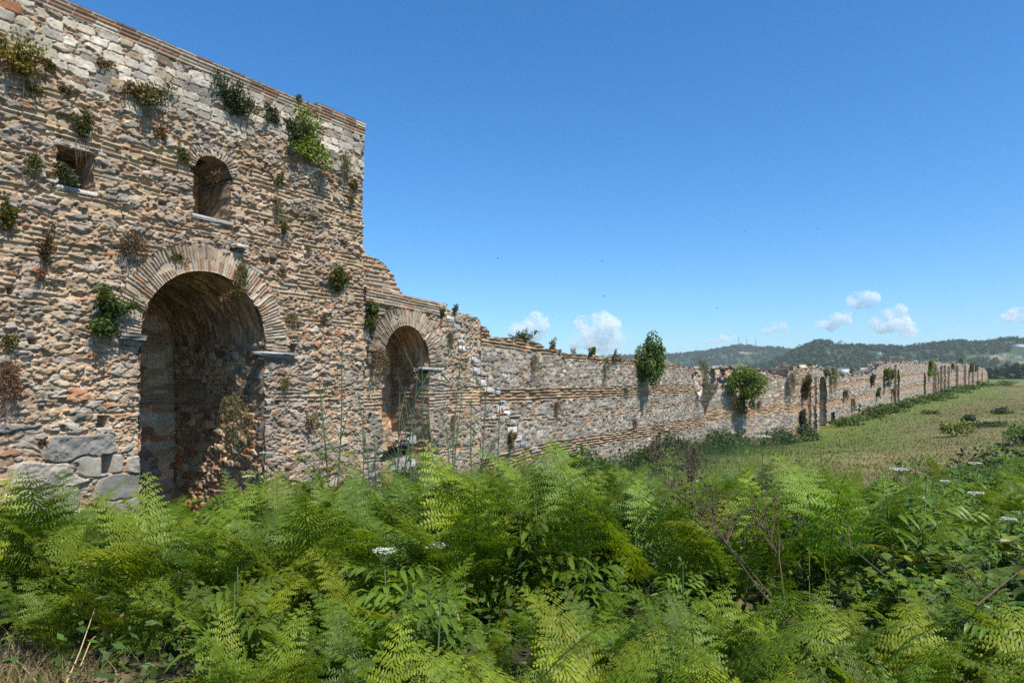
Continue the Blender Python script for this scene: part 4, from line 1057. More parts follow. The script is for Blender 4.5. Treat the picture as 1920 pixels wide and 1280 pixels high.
def elder(seed, h=1.25, leafn=7):
    rg = np.random.default_rng(seed); st = MB(); lf = MB(); tops = []
    for k in range(rg.integers(2, 4)):
        a = rg.uniform(0, 6.28); tl_ = rg.uniform(.05, .22); hh = h * rg.uniform(.8, 1.1)
        b = np.array([rg.normal(0, .1), rg.normal(0, .1), 0]); d = np.array([math.cos(a) * tl_, math.sin(a) * tl_, 1])
        st.tube([b, b + d * hh * .5, b + d * hh], [.009, .007, .004], 5, (.12, .17, .05)); tops.append(b + d * hh)
        for j in range(leafn):
            f = .18 + .8 * j / leafn; o = b + d * hh * f; aa = j * 1.57 + rg.normal(0, .25)
            for s2 in (0, math.pi):
                ax = np.array([math.cos(aa + s2), math.sin(aa + s2), rg.uniform(.0, .45)])
                sz = (1 - .35 * abs(f - .55) * 2)
                leaflets(lf, o, ax, np.array([0, 0, 1.0]) + rg.normal(0, .12, 3), int(rg.integers(3, 5)), .165 * sz, .023 * sz, .062 * sz, np.array([1, 1, 1.0]) * rg.uniform(.8, 1.25), rg, .3)
    return st, lf, tops

def umbel(seed, r=.075):
    """a flat-topped head of tiny flowers on branching rays"""
    rg = np.random.default_rng(seed); st = MB(); fl = MB(); n = 22
    for k in range(n):
        a = k * 2.4; q = r * math.sqrt((k + .5) / n); c = np.array([math.cos(a) * q, math.sin(a) * q, -.12 * q * q / r + rg.normal(0, .003)])
        st.tube([(0, 0, -.085), c * .5 + np.array([0, 0, -.045]), c + np.array([0, 0, -.004])], .0013, 3, (.17, .24, .08))
        for j in range(11):
            p = c + rg.normal(0, r * .085, 3) * np.array([1, 1, .4]); nr = np.array([rg.normal(0, .4), rg.normal(0, .4), 1.0]); nr /= np.linalg.norm(nr)
            t = np.cross(nr, rg.normal(0, 1, 3)); t /= np.linalg.norm(t); b_ = np.cross(nr, t); s_ = r * .075
            fl.add([p - t * s_, p + b_ * s_, p + t * s_, p - b_ * s_], [(0, 1, 2, 3)], np.array([1, 1, .97]) * rg.uniform(.85, 1.08))
    return st, fl

def fennel(seed, h=2.0):
    rg = np.random.default_rng(seed); st = MB(); lf = MB()
    ln = rg.normal(0, .07, 2); zs = np.linspace(0, 1, 9)
    P = np.stack([ln[0] * zs ** 1.5 * h + .02 * np.sin(zs * 7 + seed), ln[1] * zs ** 1.5 * h, zs * h], -1)
    st.tube(P, np.linspace(.016, .006, 9), 5, (.085, .14, .07))
    for k in range(9):
        f = .12 + .8 * k / 9; i = f * 8; i0 = int(i); o = P[i0] + (P[min(i0 + 1, 8)] - P[i0]) * (i - i0)
        a = k * 2.4 + rg.normal(0, .3); up = rg.uniform(1.2, 2.4) if f > .45 else rg.uniform(.4, .9)
        d = np.array([math.cos(a), math.sin(a), up]); d /= np.linalg.norm(d); L_ = h * (.20 if f > .45 else .24) * rg.uniform(.7, 1.2)
        Q = [o, o + d * L_ * .5 + np.array([0, 0, .02]), o + d * L_ + np.array([0, 0, .05])]
        st.tube(Q, [.005, .0035, .002], 4, (.11, .16, .09))
        nth = 130 if f < .55 else 20
        for j in range(nth):
            q = o + d * L_ * rg.uniform(.2, 1.05); dd = d * .6 + rg.normal(0, .6, 3); dd /= np.linalg.norm(dd); l_ = rg.uniform(.06, .17) * (1.2 if f < .5 else .6)
            w_ = np.cross(dd, rg.normal(0, 1, 3)); w_ *= .0014 / np.linalg.norm(w_)
            e_ = q + dd * l_ - np.array([0, 0, 1]) * l_ * .15
            lf.add([q - w_, q + w_, e_ + w_ * .6, e_ - w_ * .6], [(0, 1, 2, 3)], np.array([1, 1, 1.0]) * rg.uniform(.8, 1.2))
    return st, lf

def bramble(seed, n=4, L=1.6):
    rg = np.random.default_rng(seed); st = MB(); lf = MB()
    for k in range(n):
        a = rg.uniform(0, 6.28); t = np.linspace(0, 1, 14)
        P = np.stack([np.cos(a) * t * L * .7, np.sin(a) * t * L * .7, .95 * np.sin(t * 2.3) * L * .5], -1) + rg.normal(0, .015, (14, 3))
        st.tube(P, np.linspace(.007, .003, 14), 5, (.13, .085, .07))
        for j in range(1, 14):
            for rep in range(3):
                o = P[j]; b = rg.uniform(0, 6.28); ax = np.array([math.cos(b), math.sin(b), rg.uniform(.1, .7)]); ax /= np.linalg.norm(ax)
                o2 = o + ax * .06; st.tube([o, o2], .002, 3, (.13, .15, .06)); tone = np.array([1, 1, 1.0]) * rg.uniform(.7, 1.3)
                if rg.random() < .10: tone = tone * np.array([1.9, 1.5, .8])
                nr = np.array([rg.normal(0, .35), rg.normal(0, .35), 1.0])
                for s2 in (-1, 0, 1):
                    lat = np.cross(nr, ax); lat /= np.linalg.norm(lat); d = ax * (.35 if s2 else 1) + lat * s2; d /= np.linalg.norm(d)
                    l_ = rg.uniform(.06, .095); w_ = np.cross(nr, d); w_ /= np.linalg.norm(w_); w_ *= l_ * .36; dn = np.array([0, 0, -1]) * l_
                    up = nr / np.linalg.norm(nr) * l_ * .10
                    V = [o2, o2 + d * l_ * .3 - w_ + up, o2 + d * l_ * .3, o2 + d * l_ * .3 + w_ + up, o2 + d * l_ * .7 - w_ * .8 + up + dn * .05, o2 + d * l_ * .7 + dn * .05, o2 + d * l_ * .7 + w_ * .8 + up + dn * .05, o2 + d * l_ + dn * .15]
                    n0 = lf.n; lf.add(V, [(1, 2, 5, 4), (2, 3, 6, 5)], tone)
                    lf.f.setdefault(3, []).append(np.array([(0, 2, 1), (0, 3, 2), (4, 5, 7), (5, 6, 7)]) + n0)
    return st, lf

# places: on the bank between the eye and the walls
def wall_front(X, Y):
    """distance in front of the nearest wall line"""
    q = np.stack([X, Y], -1)
    a = (q - PT.p0) @ PT.m; b = (q - PC.p0) @ PC.m
    return np.where((q - PC.p0) @ PC.d > 0, b, a)
def fern_limit(u):
    return np.interp(u, [-200, 0, 300, 600, 680, 850, 900, 1150, 1300, 1450, 1700, 1760, 2300], [11.3, 11.3, 11.6, 13.0, 10.8, 10.8, 15, 15, 13.5, 12.0, 10.4, 11.5, 11.5])
def darts(n, rmin, test, xr=(-10, 12), yr=(3.0, 15), seed=3):
    rg = np.random.default_rng(seed); pts = []
    for _ in range(n):
        x, y = rg.uniform(*xr), rg.uniform(*yr)
        if not test(x, y): continue
        if any((x - a) ** 2 + (y - b) ** 2 < rmin * rmin for a, b in pts): continue
        pts.append((x, y))
    return pts
def in_thicket(x, y):
    u = CX + F * x / y
    if u < -230 or u > 2150: return False
    if y > fern_limit(u) or float(wall_front(np.array([x]), np.array([y]))) < .55: return False
    near_lim = np.interp(u, [-200, 0, 180, 420, 700, 1920, 2150], [4.7, 4.45, 3.75, 2.9, 2.55, 2.5, 2.6])
    if y < near_lim: return False
    if (x + 1.75) ** 2 / 1.0 + (y - 8.9) ** 2 / 1.2 < .45: return False      # a small dry clearing among the fennel
    return True
PTS = darts(14000, .36, in_thicket, (-10, 12), (2.4, 15))
PTS += [q for q in darts(3500, .24, in_thicket, (-4.5, 4.5), (2.4, 4.6), 41) if min((q[0] - a) ** 2 + (q[1] - b) ** 2 for a, b in PTS) > .03]
PTS.sort(key=lambda p: p[1])
kinds = [bracken(300 + k, 6, (.5, .9), (.2, .55), (60, 110)) for k in range(7)] + [bracken(320 + k, 5, (.6, .95), (.5, .9), (45, 95)) for k in range(5)]
protos = [k.build('bracken_fern', M_LEAF) for k in kinds]
first = [True] * len(protos)
rgp = np.random.default_rng(77)
FERN_LABELS = ['arching green bracken fern in the front edge of the thicket', 'green bracken fern amid the thicket below the stone tower', 'green bracken fern amid the thicket below the long curtain wall',
               'pale green bracken fern on the side of the thicket next to the open field']
rest = MB(); extra = []
for i, (x, y) in enumerate(PTS):
    k = int(rgp.integers(7 if y < 4.6 else len(protos))); z = float(ground_z(np.array([x]), np.array([y]))[0]) - .03
    u = CX + F * x / y
    sc = rgp.uniform(.8, 1.15) * (1.0 if y < 5.5 else .86 if rgp.random() < .8 else 1.05); rz = rgp.uniform(0, 6.28)
    patch = fbm(np.array([x * .5]), np.array([y * .5]), 3, 91)[0]
    sc *= .70 + .62 * patch
    if patch < .335 and y > 3.2: continue
    if y < 4.4: sc *= .70
    if u < 700 and y > 6.5: sc *= .84
    if i >= 300:
        v, f_, c_ = kinds[k].arrays(); extra.append((k, x, y, z, sc, rz)); continue
    o = protos[k]
    if first[k]: first[k] = False
    else: o = protos[k].copy(); col.objects.link(o)
    o.location = (x, y, z); o.scale = (sc,) * 3; o.rotation_euler = (rgp.normal(0, .08), rgp.normal(0, .08), rz)
    g_ = 0 if y < 4.6 else 3 if u > 1450 else 1 if u < 760 else 2
    tag(o, FERN_LABELS[g_], 'fern', ('ferns at the front edge', 'ferns below the tower', 'ferns below the curtain wall', 'ferns next to the field')[g_])
small = [bracken(340 + k, 4, (.65, 1.0), (.4, .9), (50, 100), None, 10) for k in range(3)]
for (k, x, y, z, sc, rz) in extra:
    v, fc, c_ = small[k % 3].arrays(); v = rot_z(v * sc, rz) + np.array([x, y, z]); b0_ = rest.n
    rest.v.append(v); rest.c.append(c_ * rgp.uniform(.8, 1.15))
    for f_ in fc: rest.f.setdefault(f_.shape[1], []).append(f_ + b0_)
    rest.n += len(v)
if rest.n:
    o = rest.build('fern_undergrowth', M_LEAF); tag(o, 'dense mass of smaller ferns filling the back of the thicket', 'undergrowth', kind='stuff')
print('FERNS', len(PTS))

# low leaves and litter under the ferns
rgu = np.random.default_rng(31); N_ = 95000
ux = rgu.uniform(-10, 11, N_); uy = rgu.uniform(3.0, 14.5, N_)
uu = CX + F * ux / uy
ok = (uu > -200) & (uu < 2150) & (uy < fern_limit(uu) + .6) & (wall_front(ux, uy) > .15) & (np.hypot(ux + 3.4, uy - 3.7) > .9)
ux, uy = ux[ok], uy[ok]; n = len(ux); uz = ground_z(ux, uy) + np.abs(rgu.normal(0, .22, n)) + .02
d = rgu.normal(0, 1, (n, 3)) * np.array([1, 1, .5]); d /= np.linalg.norm(d, axis=1)[:, None]
w_ = np.cross(d, rgu.normal(0, .5, (n, 3)) + UP); w_ /= np.linalg.norm(w_, axis=1)[:, None]
sz = rgu.uniform(.035, .085, (n, 1)); o_ = np.stack([ux, uy, uz], -1)
V = np.stack([o_, o_ + d * sz * .5 - w_ * sz * .22, o_ + d * sz, o_ + d * sz * .5 + w_ * sz * .22], 1).reshape(-1, 3)
tone = np.where(rgu.random((n, 1)) < .13, np.array([.13, .08, .035]), np.array([.065, .11, .018])) * rgu.uniform(.6, 1.3, (n, 1))
o = mesh_from('undergrowth', V, np.arange(n * 4).reshape(-1, 4), M_SHRUB, None, np.repeat(tone, 4, 0)); tag(o, 'low leafy undergrowth and brown litter beneath the ferns', 'undergrowth', kind='stuff')

# white flowering elders: (u, y of the flower head, distance, scale, label)
ELDERS = [(1431, 824, 10.2, 1.25, 'tall plant with a wide white flower head standing in front of the broken wall'), (1684, 872, 8.2, 1.1, 'white flat flower head standing against the brown field'),
          (500, 866, 9.5, 1.0, 'white flowering plant below the right side of the big arch'), (640, 822, 10.2, 1.15, 'tall leafy plant with a greenish white head left of the fennel'), (466, 898, 8.8, .8, 'small white flower head in ferns just below the big arch'),
          (815, 1124, 4.6, .9, 'bright white flower cluster low in the ferns at the centre'), (720, 1192, 4.1, .75, 'small white flower cluster in shade below the central one'), (440, 1045, 5.6, .8, 'white flower head resting on a fern below the tower'),
          (1829, 930, 7.2, .9, 'round white flower head on the right among bright leaves'), (1772, 914, 7.8, .6, 'tiny white flower head beside the field edge'), (1733, 938, 6.9, .7, 'small tilted white flower head at the edge of the ferns'),
          (1829, 879, 8.4, .8, 'pale yellowish flower head next to the dark bushes on the right'), (1912, 952, 6.3, .7, 'white flower head at the right edge of the picture'), (1306, 908, 8.5, .6, 'tiny white flower by the dry brown stalks'),
          (755, 890, 9.6, .7, 'small white flower under the small arch'), (1890, 963, 6.2, .7, 'drooping white flower head near the right picture edge')]
est = [elder(400 + k) for k in range(4)]; ums = [umbel(420 + k) for k in range(3)]
def put_elder(x, y, ztop, sc, lab, grp, k, flower=True):
    zg = float(ground_z(np.array([x]), np.array([y]))[0])
    h0 = max(.6, min(2.0, ztop - zg)); st, lf, tops = elder(430 + k, h0, 7)
    t_ = thing('elder_plant', lab, 'flowering plant' if flower else 'plant', (0, 0, 0), grp)
    top = max(tops, key=lambda q: q[2]); off = np.array([top[0], top[1], 0])
    for m, nm, mt in ((st, 'stem', M_STALK), (lf, 'foliage', M_ELDER)):
        m.v = [v - off for v in m.v]; m.build(nm, mt, t_)
    if flower:
        s1, f1 = umbel(470 + k, .095 * sc)
        for m in (s1, f1): m.v = [v + np.array([0, 0, top[2] + .06]) for v in m.v]
        fo = f1.build('flower_head', M_FLOWER, t_); s1.build('flower_stalk', M_STALK, fo)
    t_.location = (x, y, zg); return t_
for k, (u, y, Y, sc, lab) in enumerate(ELDERS):
    put_elder((u - CX) / F * Y, Y, (HY - y) / F * Y - .06, sc, lab, 'white flowering plants', k)
GREENS = [(930, 850, 12.2), (985, 846, 12.0), (1040, 850, 11.5), (880, 905, 9.6), (950, 920, 9.0), (1010, 930, 8.6), (910, 980, 7.6), (560, 880, 9.9), (600, 860, 10.4), (540, 905, 9.2), (1700, 900, 8.0), (1800, 900, 8.0), (1850, 880, 8.3),
          (1100, 1000, 7.0), (640, 1060, 5.6), (560, 1040, 5.9), (1890, 1000, 5.6), (1330, 960, 7.6), (1250, 900, 9.4), (1180, 880, 10.2), (820, 1000, 7.2), (700, 1000, 6.9), (1450, 930, 8.4), (1580, 960, 7.2), (300, 1010, 6.3), (130, 960, 7.3),
          (1880, 830, 9.9), (1910, 850, 9.2), (1860, 850, 9.6), (1300, 1080, 5.4), (1060, 1120, 4.9), (420, 1150, 4.6), (1750, 930, 7.2), (780, 940, 9.0)]
for k, (u, y, Y) in enumerate(GREENS):
    put_elder((u - CX) / F * Y, Y, (HY - y) / F * Y, 1, 'dark green long leaved plant among the bracken', 'leafy plants among the ferns', 40 + k, False)

# more leafy weeds scattered through the ferns
wprot = []
for k in range(6):
    st, lf, tops = elder(600 + k, .95, 6)
    t_ = thing('leafy_weed', 'leafy green weed growing between bracken ferns in the thicket', 'weed', (0, 0, 0), 'leafy weeds between the ferns')
    st.build('stem', M_STALK, t_); lf.build('foliage', M_ELDER, t_); wprot.append(t_)
for k, (x, y) in enumerate(darts(2600, .95, in_thicket, (-9, 11), (3.0, 14), 23)):
    o = wprot[k] if k < 6 else copy_tree(wprot[k % 6])
    o.location = (x, y, float(ground_z(np.array([x]), np.array([y]))[0])); o.rotation_euler = (0, 0, k * 1.9); s_ = rgp.uniform(.75, 1.2) * (.8 if y < 4.4 else 1); o.scale = (s_, s_, s_)
    if y < 5: o['label'] = 'leafy green weed between ferns close to the front of the thicket'; o['group'] = 'leafy weeds at the front'

# fennel stalks before the small arch
FENN = [(622, 640, 9.6), (612, 700, 9.9), (672, 800, 9.2), (693, 735, 10.2), (700, 815, 9.4), (740, 680, 9.4), (735, 735, 9.9), (790, 655, 9.4), (780, 770, 9.9), (833, 640, 9.8), (838, 735, 10.3), (890, 690, 10.0), (880, 745, 10.4), (925, 745, 10.2), (845, 800, 9.2), (760, 800, 8.9), (812, 760, 9.0)]
for k, (u, y, Y) in enumerate(FENN):
    x = (u - CX) / F * Y + .06; zg = float(ground_z(np.array([x]), np.array([Y]))[0]); h_ = (HY - y) / F * Y - zg
    t_ = thing('fennel_plant', 'tall thin feathery fennel stalk standing before the small arch', 'fennel', (0, 0, 0), 'fennel stalks')
    st, lf = fennel(500 + k, h_); st.build('stem', M_STALK, t_); lf.build('foliage', M_FENNEL, t_)
    t_.location = (x, Y, zg); t_.rotation_euler = (0, 0, k * 1.3)

# bramble at the lower right
br = [bramble(540 + k, 4, 1.2) for k in range(4)]; bprot = []
for k, (st, lf) in enumerate(br):
    t_ = thing('bramble_bush', 'broad leaved bramble with arching canes at the lower right', 'bramble', (0, 0, 0), 'brambles at the lower right')
    st.build('cane', M_STALK, t_); lf.build('foliage', M_BRAMBLE, t_); bprot.append(t_)
spots = [(2.85, 3.6), (2.95, 4.0), (3.45, 4.7), (3.3, 4.3), (3.75, 5.1), (3.05, 3.4), (-3.6, 4.9), (-3.2, 5.3), (-3.0, 4.6)]
for k, (x, y) in enumerate(spots):
    o = bprot[k] if k < 4 else copy_tree(bprot[k % 4])
    zg = float(ground_z(np.array([x]), np.array([y]))[0])
    o.location = (x, y, zg); o.rotation_euler = (0, 0, k * 2.1); s_ = .75 + .1 * (k % 4); o.scale = (s_, s_, s_)
    if x < 0: o['label'] = 'low dark bramble at the edge of dry grass, lower left'; o['group'] = 'brambles at the lower left'

# dead thistle stalks leaning across the ferns
def dead_stalk(lab, pts, nbr, seed, rad_=.0055):
    rg = np.random.default_rng(seed); t_ = thing('dead_thistle', lab, 'dead plant', (0, 0, 0), 'dead thistle stalks')
    P = np.array([[(u - CX) / F * Y, Y, (HY - y) / F * Y] for u, y, Y in pts]); st = MB(); hd = MB()
    base = P[0].copy(); tt = np.linspace(0, 1, 16); Q = np.stack([np.interp(tt, np.linspace(0, 1, len(P)), P[:, i]) for i in range(3)], -1) - base
    brown = np.array([.10, .068, .042]); st.tube(Q, np.linspace(rad_, rad_ * .35, 16), 5, brown)
    for k in range(nbr):
        i = int(rg.integers(8, 15)); d = (Q[-1] - Q[0]) / np.linalg.norm(Q[-1] - Q[0]) + rg.normal(0, .5, 3) + UP * .4; d /= np.linalg.norm(d); l_ = rg.uniform(.1, .32)
        m_ = Q[i] + d * l_ * .5; e_ = m_ + (d + UP * .5) / 1.3 * l_ * .5; st.tube([Q[i], m_, e_], [.004, .003, .002], 4, brown)
        for j in range(3):
            e2 = m_ + (e_ - m_) * rg.random() + rg.normal(0, .05, 3) + UP * .05; st.tube([m_ + (e_ - m_) * .5, e2], .0018, 3, brown)
            for q in range(14):
                dd = rg.normal(0, 1, 3); dd /= np.linalg.norm(dd); w_ = np.cross(dd, rg.normal(0, 1, 3)); w_ *= .004 / np.linalg.norm(w_)
                hd.add([e2 - w_, e2 + w_, e2 + dd * .016 + w_ * .3, e2 + dd * .016 - w_ * .3], [(0, 1, 2, 3)], np.array([.13, .088, .06]) * rg.uniform(.7, 1.5))
    st.build('stem', M_STALK, t_); hd.build('seed_head', M_STALK, t_); t_.location = base; return t_
dead_stalk('long brown thistle stalk leaning left across the ferns', [(1490, 1172, 3.42), (1400, 1060, 4.03), (1300, 950, 4.86), (1215, 880, 5.62)], 12, 1)
dead_stalk('second brown thistle stalk close under the longest one', [(1480, 1170, 3.34), (1420, 1100, 3.72), (1350, 1000, 4.48), (1290, 905, 5.32)], 16, 2)
dead_stalk('upright dead thistle with many brown seed heads before the long wall', [(1310, 1010, 5.47), (1300, 930, 5.62), (1285, 860, 5.78)], 22, 3)
dead_stalk('dead thistle with tangled brown heads left of the upright one', [(1270, 960, 5.78), (1255, 900, 5.93), (1230, 862, 6.08)], 16, 4)
dead_stalk('short dead stalk crossing the ferns at the right', [(1660, 1080, 3.80), (1600, 1030, 4.26), (1530, 985, 4.71)], 5, 5)
dead_stalk('thin dead stem beside the yellow fern on the right', [(1475, 1160, 3.50), (1462, 1050, 3.80), (1440, 1000, 4.03)], 9, 6, .005)
dead_stalk('dark dead cane slanting over brambles at the right edge', [(1830, 1135, 3.12), (1880, 1095, 3.27), (1940, 1050, 3.42)], 2, 7)

# dry grass at the lower left, grass over the field
def blades(name, X, Y, hgt, wid, cols, lab, seed, lean=.35, cat='grass'):
    rg = np.random.default_rng(seed); n = len(X); z = ground_z(X, Y)
    a = rg.uniform(0, 6.28, n); h = hgt * rg.uniform(.5, 1.3, n); w = wid
    ln = rg.normal(0, lean, (n, 2)) * h[:, None]
    b = np.stack([X, Y, z - .02], -1); t1 = b + np.stack([ln[:, 0] * .35, ln[:, 1] * .35, h * .6], -1); t2 = b + np.stack([ln[:, 0], ln[:, 1], h], -1)
    s_ = np.stack([np.cos(a), np.sin(a), 0 * a], -1) * np.broadcast_to(w, (n,))[:, None] * .5
    V = np.stack([b - s_, b + s_, t1 + s_ * .7, t1 - s_ * .7, t2], 1).reshape(-1, 3); i = np.arange(n)[:, None] * 5
    o = mesh_from(name, V, [i + np.array([[0, 1, 2, 3]]), i + np.array([[3, 2, 4]])], M_GRASS, None, np.repeat(cols, 5, 0)); return tag(o, lab, cat, kind='stuff')
rgg = np.random.default_rng(61); n = 4500
dx_ = rgg.normal(-3.25, .42, n); dy_ = rgg.normal(3.72, .28, n)
dc = np.where(rgg.random((n, 1)) < .22, np.array([.12, .15, .04]), np.array([.36, .27, .14])) * rgg.uniform(.6, 1.25, (n, 1))
blades('dry_grass', dx_, dy_, .20, .006, dc, 'straw coloured dry grass at the lower left corner', 62, .7)
n = 1600; cx_ = rgg.normal(-1.7, .45, n); cy_ = rgg.normal(8.8, .45, n)
blades('dry_grass', cx_, cy_, .35, .006, np.array([.32, .23, .11]) * rgg.uniform(.6, 1.2, (n, 1)), 'dry brown grass in the gap among the fennel', 63, .5)
n = 70000; Yg = 14 * (190 / 14) ** rgg.random(n) ; ug = rgg.uniform(1040, 2000, n); Xg = (ug - CX) / F * Yg
wf = np.where(Yg < 44, (np.stack([Xg, Yg], -1) - PC.p0) @ PC.m, (np.stack([Xg, Yg], -1) - P3.p0) @ P3.m)
k = (wf > .3) & ~((Yg < 20) & (ug < 1150)); Xg, Yg = Xg[k], Yg[k]
fc_ = field_colour(Xg, Yg) * rgg.uniform(.88, 1.14, (len(Xg), 1)) * np.array([1.0, 1.0, .9])
tall = .6 + 1.0 * fbm(Xg * .35, Yg * .35, 3, 64)
blades('field_grass', Xg, Yg, .09 * tall, .008 + .0011 * Yg, fc_, 'tawny and green grass covering the open field', 65, .45)
n = 9000; s_ = rgg.uniform(4, sCe + 2, n); o_ = rgg.gamma(2, .9, n) + .2; q = PC.pos(s_, 0 * s_, o_)
blades('tall_grass', q[:, 0], q[:, 1], .75, .010, np.array([.075, .12, .05]) * rgg.uniform(.6, 1.4, (n, 1)), 'tall bluish green weeds along the foot of the curtain wall', 66, .25)

# straw stems and yellow flowers at the lower left
for k, (p, lab) in enumerate((([(120, 1290, 3.6), (150, 1220, 3.8), (178, 1140, 4.0)], 'pale dry grass stem leaning right at the lower left'), ([(150, 1250, 3.8), (170, 1200, 4.0), (186, 1185, 4.1)], 'short pale dry stem crossing the leaning one'), ([(-20, 1170, 4.2), (30, 1150, 4.3), (64, 1140, 4.4)], 'dry stem lying flat at the left edge'), ([(30, 1235, 4.0), (55, 1262, 3.8), (80, 1290, 3.6)], 'bent straw stem under the yellow flower'))):
    m = MB(); P = np.array([[(u - CX) / F * Y, Y, (HY - y) / F * Y] for u, y, Y in p]); m.tube(P - P[0], [.004, .0035, .002], 4, (.5, .38, .2)); o = m.build('straw_stem', M_STALK); o.location = P[0]
    tag(o, lab, 'grass stem', 'dry straw stems')
for k, (u, y, lab) in enumerate(((29, 1247, 'larger yellow flower in dry grass at the lower left'), (18, 1260, 'small yellow flower under the larger one'))):
    Y = 3.95; X = (u - CX) / F * Y; Z = (HY - y) / F * Y; zg = float(ground_z(np.array([X]), np.array([Y]))[0])
    t_ = thing('yellow_flower', lab, 'flower', (X, Y, zg), 'yellow flowers'); m = MB(); m.tube([(X, Y, zg), (X + .01, Y, (zg + Z) / 2), (X, Y, Z)], .002, 4, (.15, .2, .06)); m.build('stem', M_STALK, t_)
    m = MB(); r_ = .017 if k == 0 else .010
    for j in range(11):
        a = j * .571; e1 = np.array([math.cos(a), math.sin(a) * .8, .25 + .1 * (j % 2)]) * r_; sd = np.array([-math.sin(a), math.cos(a), 0]) * r_ * .3
        m.add([(X, Y, Z), np.array([X, Y, Z]) + e1 * .6 - sd, np.array([X, Y, Z]) + e1, np.array([X, Y, Z]) + e1 * .6 + sd], [(0, 1, 2, 3)], (.8, .48, .02))
    m.build('petals', M_GRASS, t_)
# ------------------------------------------------------------------ plants growing on and below the walls
G_BR = (.14, .21, .025); G_OL = (.13, .13, .042); G_DK = (.075, .095, .045); G_DRY = (.17, .115, .06); G_MID = (.075, .115, .024); G_YEL = (.17, .18, .03); G_TREE = (.10, .15, .028)
def tuft(rg, w, h, d, tone, n, leaf, style):
    """a plant w wide, h tall, d deep, rooted at the wall (h = outwards axis y). style: bush, up, hang"""
    lf = MB(); st = MB()
    nb = max(4, int(7 + 6 * rg.random()))
    for k in range(nb):
        a = rg.uniform(-1, 1); o = np.array([0, 0, 0.0])
        if style == 'hang': e_ = np.array([a * w * .5, d * rg.uniform(.3, 1), -h * rg.uniform(.45, 1)]); mid = np.array([a * w * .4, d * .9, h * .05])
        elif style == 'up': e_ = np.array([a * w * .55, d * rg.uniform(.2, 1), h * rg.uniform(.5, 1)]); mid = e_ * np.array([.5, .7, .45])
        else: e_ = np.array([a * w * .5, d * rg.uniform(.3, 1), h * rg.uniform(-.45, .55)]); mid = e_ * .5 + np.array([0, d * .15, 0])
        e_ = e_ * rg.uniform(.6, 1.25)
        t = np.linspace(0, 1, 6)[:, None]; Q = (1 - t) ** 2 * o + 2 * t * (1 - t) * mid + t * t * e_
        st.tube(Q, np.linspace(.006, .002, 6) * max(.6, w * 1.4), 4, np.array([.16, .11, .07]))
        m = n // nb; f = rg.uniform(.1, 1.05, m) ** (1.0 if style == 'up' else .7); i = np.clip(f * 5, 0, 4.99); i0 = i.astype(int); P = Q[i0] + (Q[i0 + 1] - Q[i0]) * (i - i0)[:, None]
        P = P + rg.normal(0, 1, (m, 3)) * np.array([w * .085, d * .12, h * .075])
        dr = rg.normal(0, .7, (m, 3)) + (UP * .7 if style == 'up' else UP * .25 if style == 'bush' else -UP * .5) + np.array([0, .4, 0]); dr /= np.linalg.norm(dr, axis=1)[:, None]
        sd = np.cross(dr, rg.normal(0, 1, (m, 3))); sd /= np.linalg.norm(sd, axis=1)[:, None]
        s_ = leaf * rg.uniform(.6, 1.3, (m, 1)); wd_ = .26 if style != 'hang' else .12
        V = np.stack([P, P + dr * s_ * .5 - sd * s_ * wd_, P + dr * s_, P + dr * s_ * .5 + sd * s_ * wd_], 1).reshape(-1, 3)
        cc = np.array(tone) * rg.uniform(.65, 1.3, (m, 1)) * (1 if rg.random() > .25 else np.array([1.35, 1.0, .8]))
        lf.add(V, np.arange(m * 4).reshape(-1, 4), np.repeat(cc, 4, 0))
    for k in range(int(4 + w * 16) if h < 2 else 0):
        x = rg.uniform(-.5, .5) * w; L_ = h * rg.uniform(.4, 1.1); y_ = rg.uniform(.02, .25) * d
        st.tube([(x * .4, .01, 0), (x * .8, y_ + .03, -L_ * .3), (x + rg.normal(0, .03), y_, -L_)], [.004, .003, .0015], 3, np.array([.19, .135, .085]) * rg.uniform(.7, 1.2))
    return st, lf
_frame = {id(PT): R(0)}
def wall_plant(pl, u, y, w, h, tone, style, lab, grp, dens=1.0, leaf=.05, out=.03, cat='shrub', name='wall_shrub', parts=True, dep=.36):
    s_, z_ = pl.sz(u, y); s_ = float(s_); z_ = float(z_); Y = pl.p0[1] + pl.d[1] * s_
    W, H_ = w / F * Y * 1.1, h / F * Y * .95; D_ = min(max(W, H_) * dep, .9)
    if ' top' in lab or 'high end' in lab: out, H_, W = -.45, H_ * 1.5, W * .85
    rg = np.random.default_rng(int(u * 7 + y * 13)); zz = z_ + (H_ * .5 if style == 'hang' else -H_ * .5 if style == 'up' else 0)
    st, lf = tuft(rg, W, H_, D_, tone, int(760 * dens), leaf * (1 + Y * .02), style)
    t_ = thing(name, lab, cat, (0, 0, 0), grp)
    if parts: st.build('stem', M_STALK, t_)
    lf.build('foliage', M_SHRUB, t_)
    p = pl.pos(s_, zz, out - .02); t_.location = p; t_.rotation_euler = (0, 0, math.atan2(-pl.d[1], -pl.d[0])); return t_
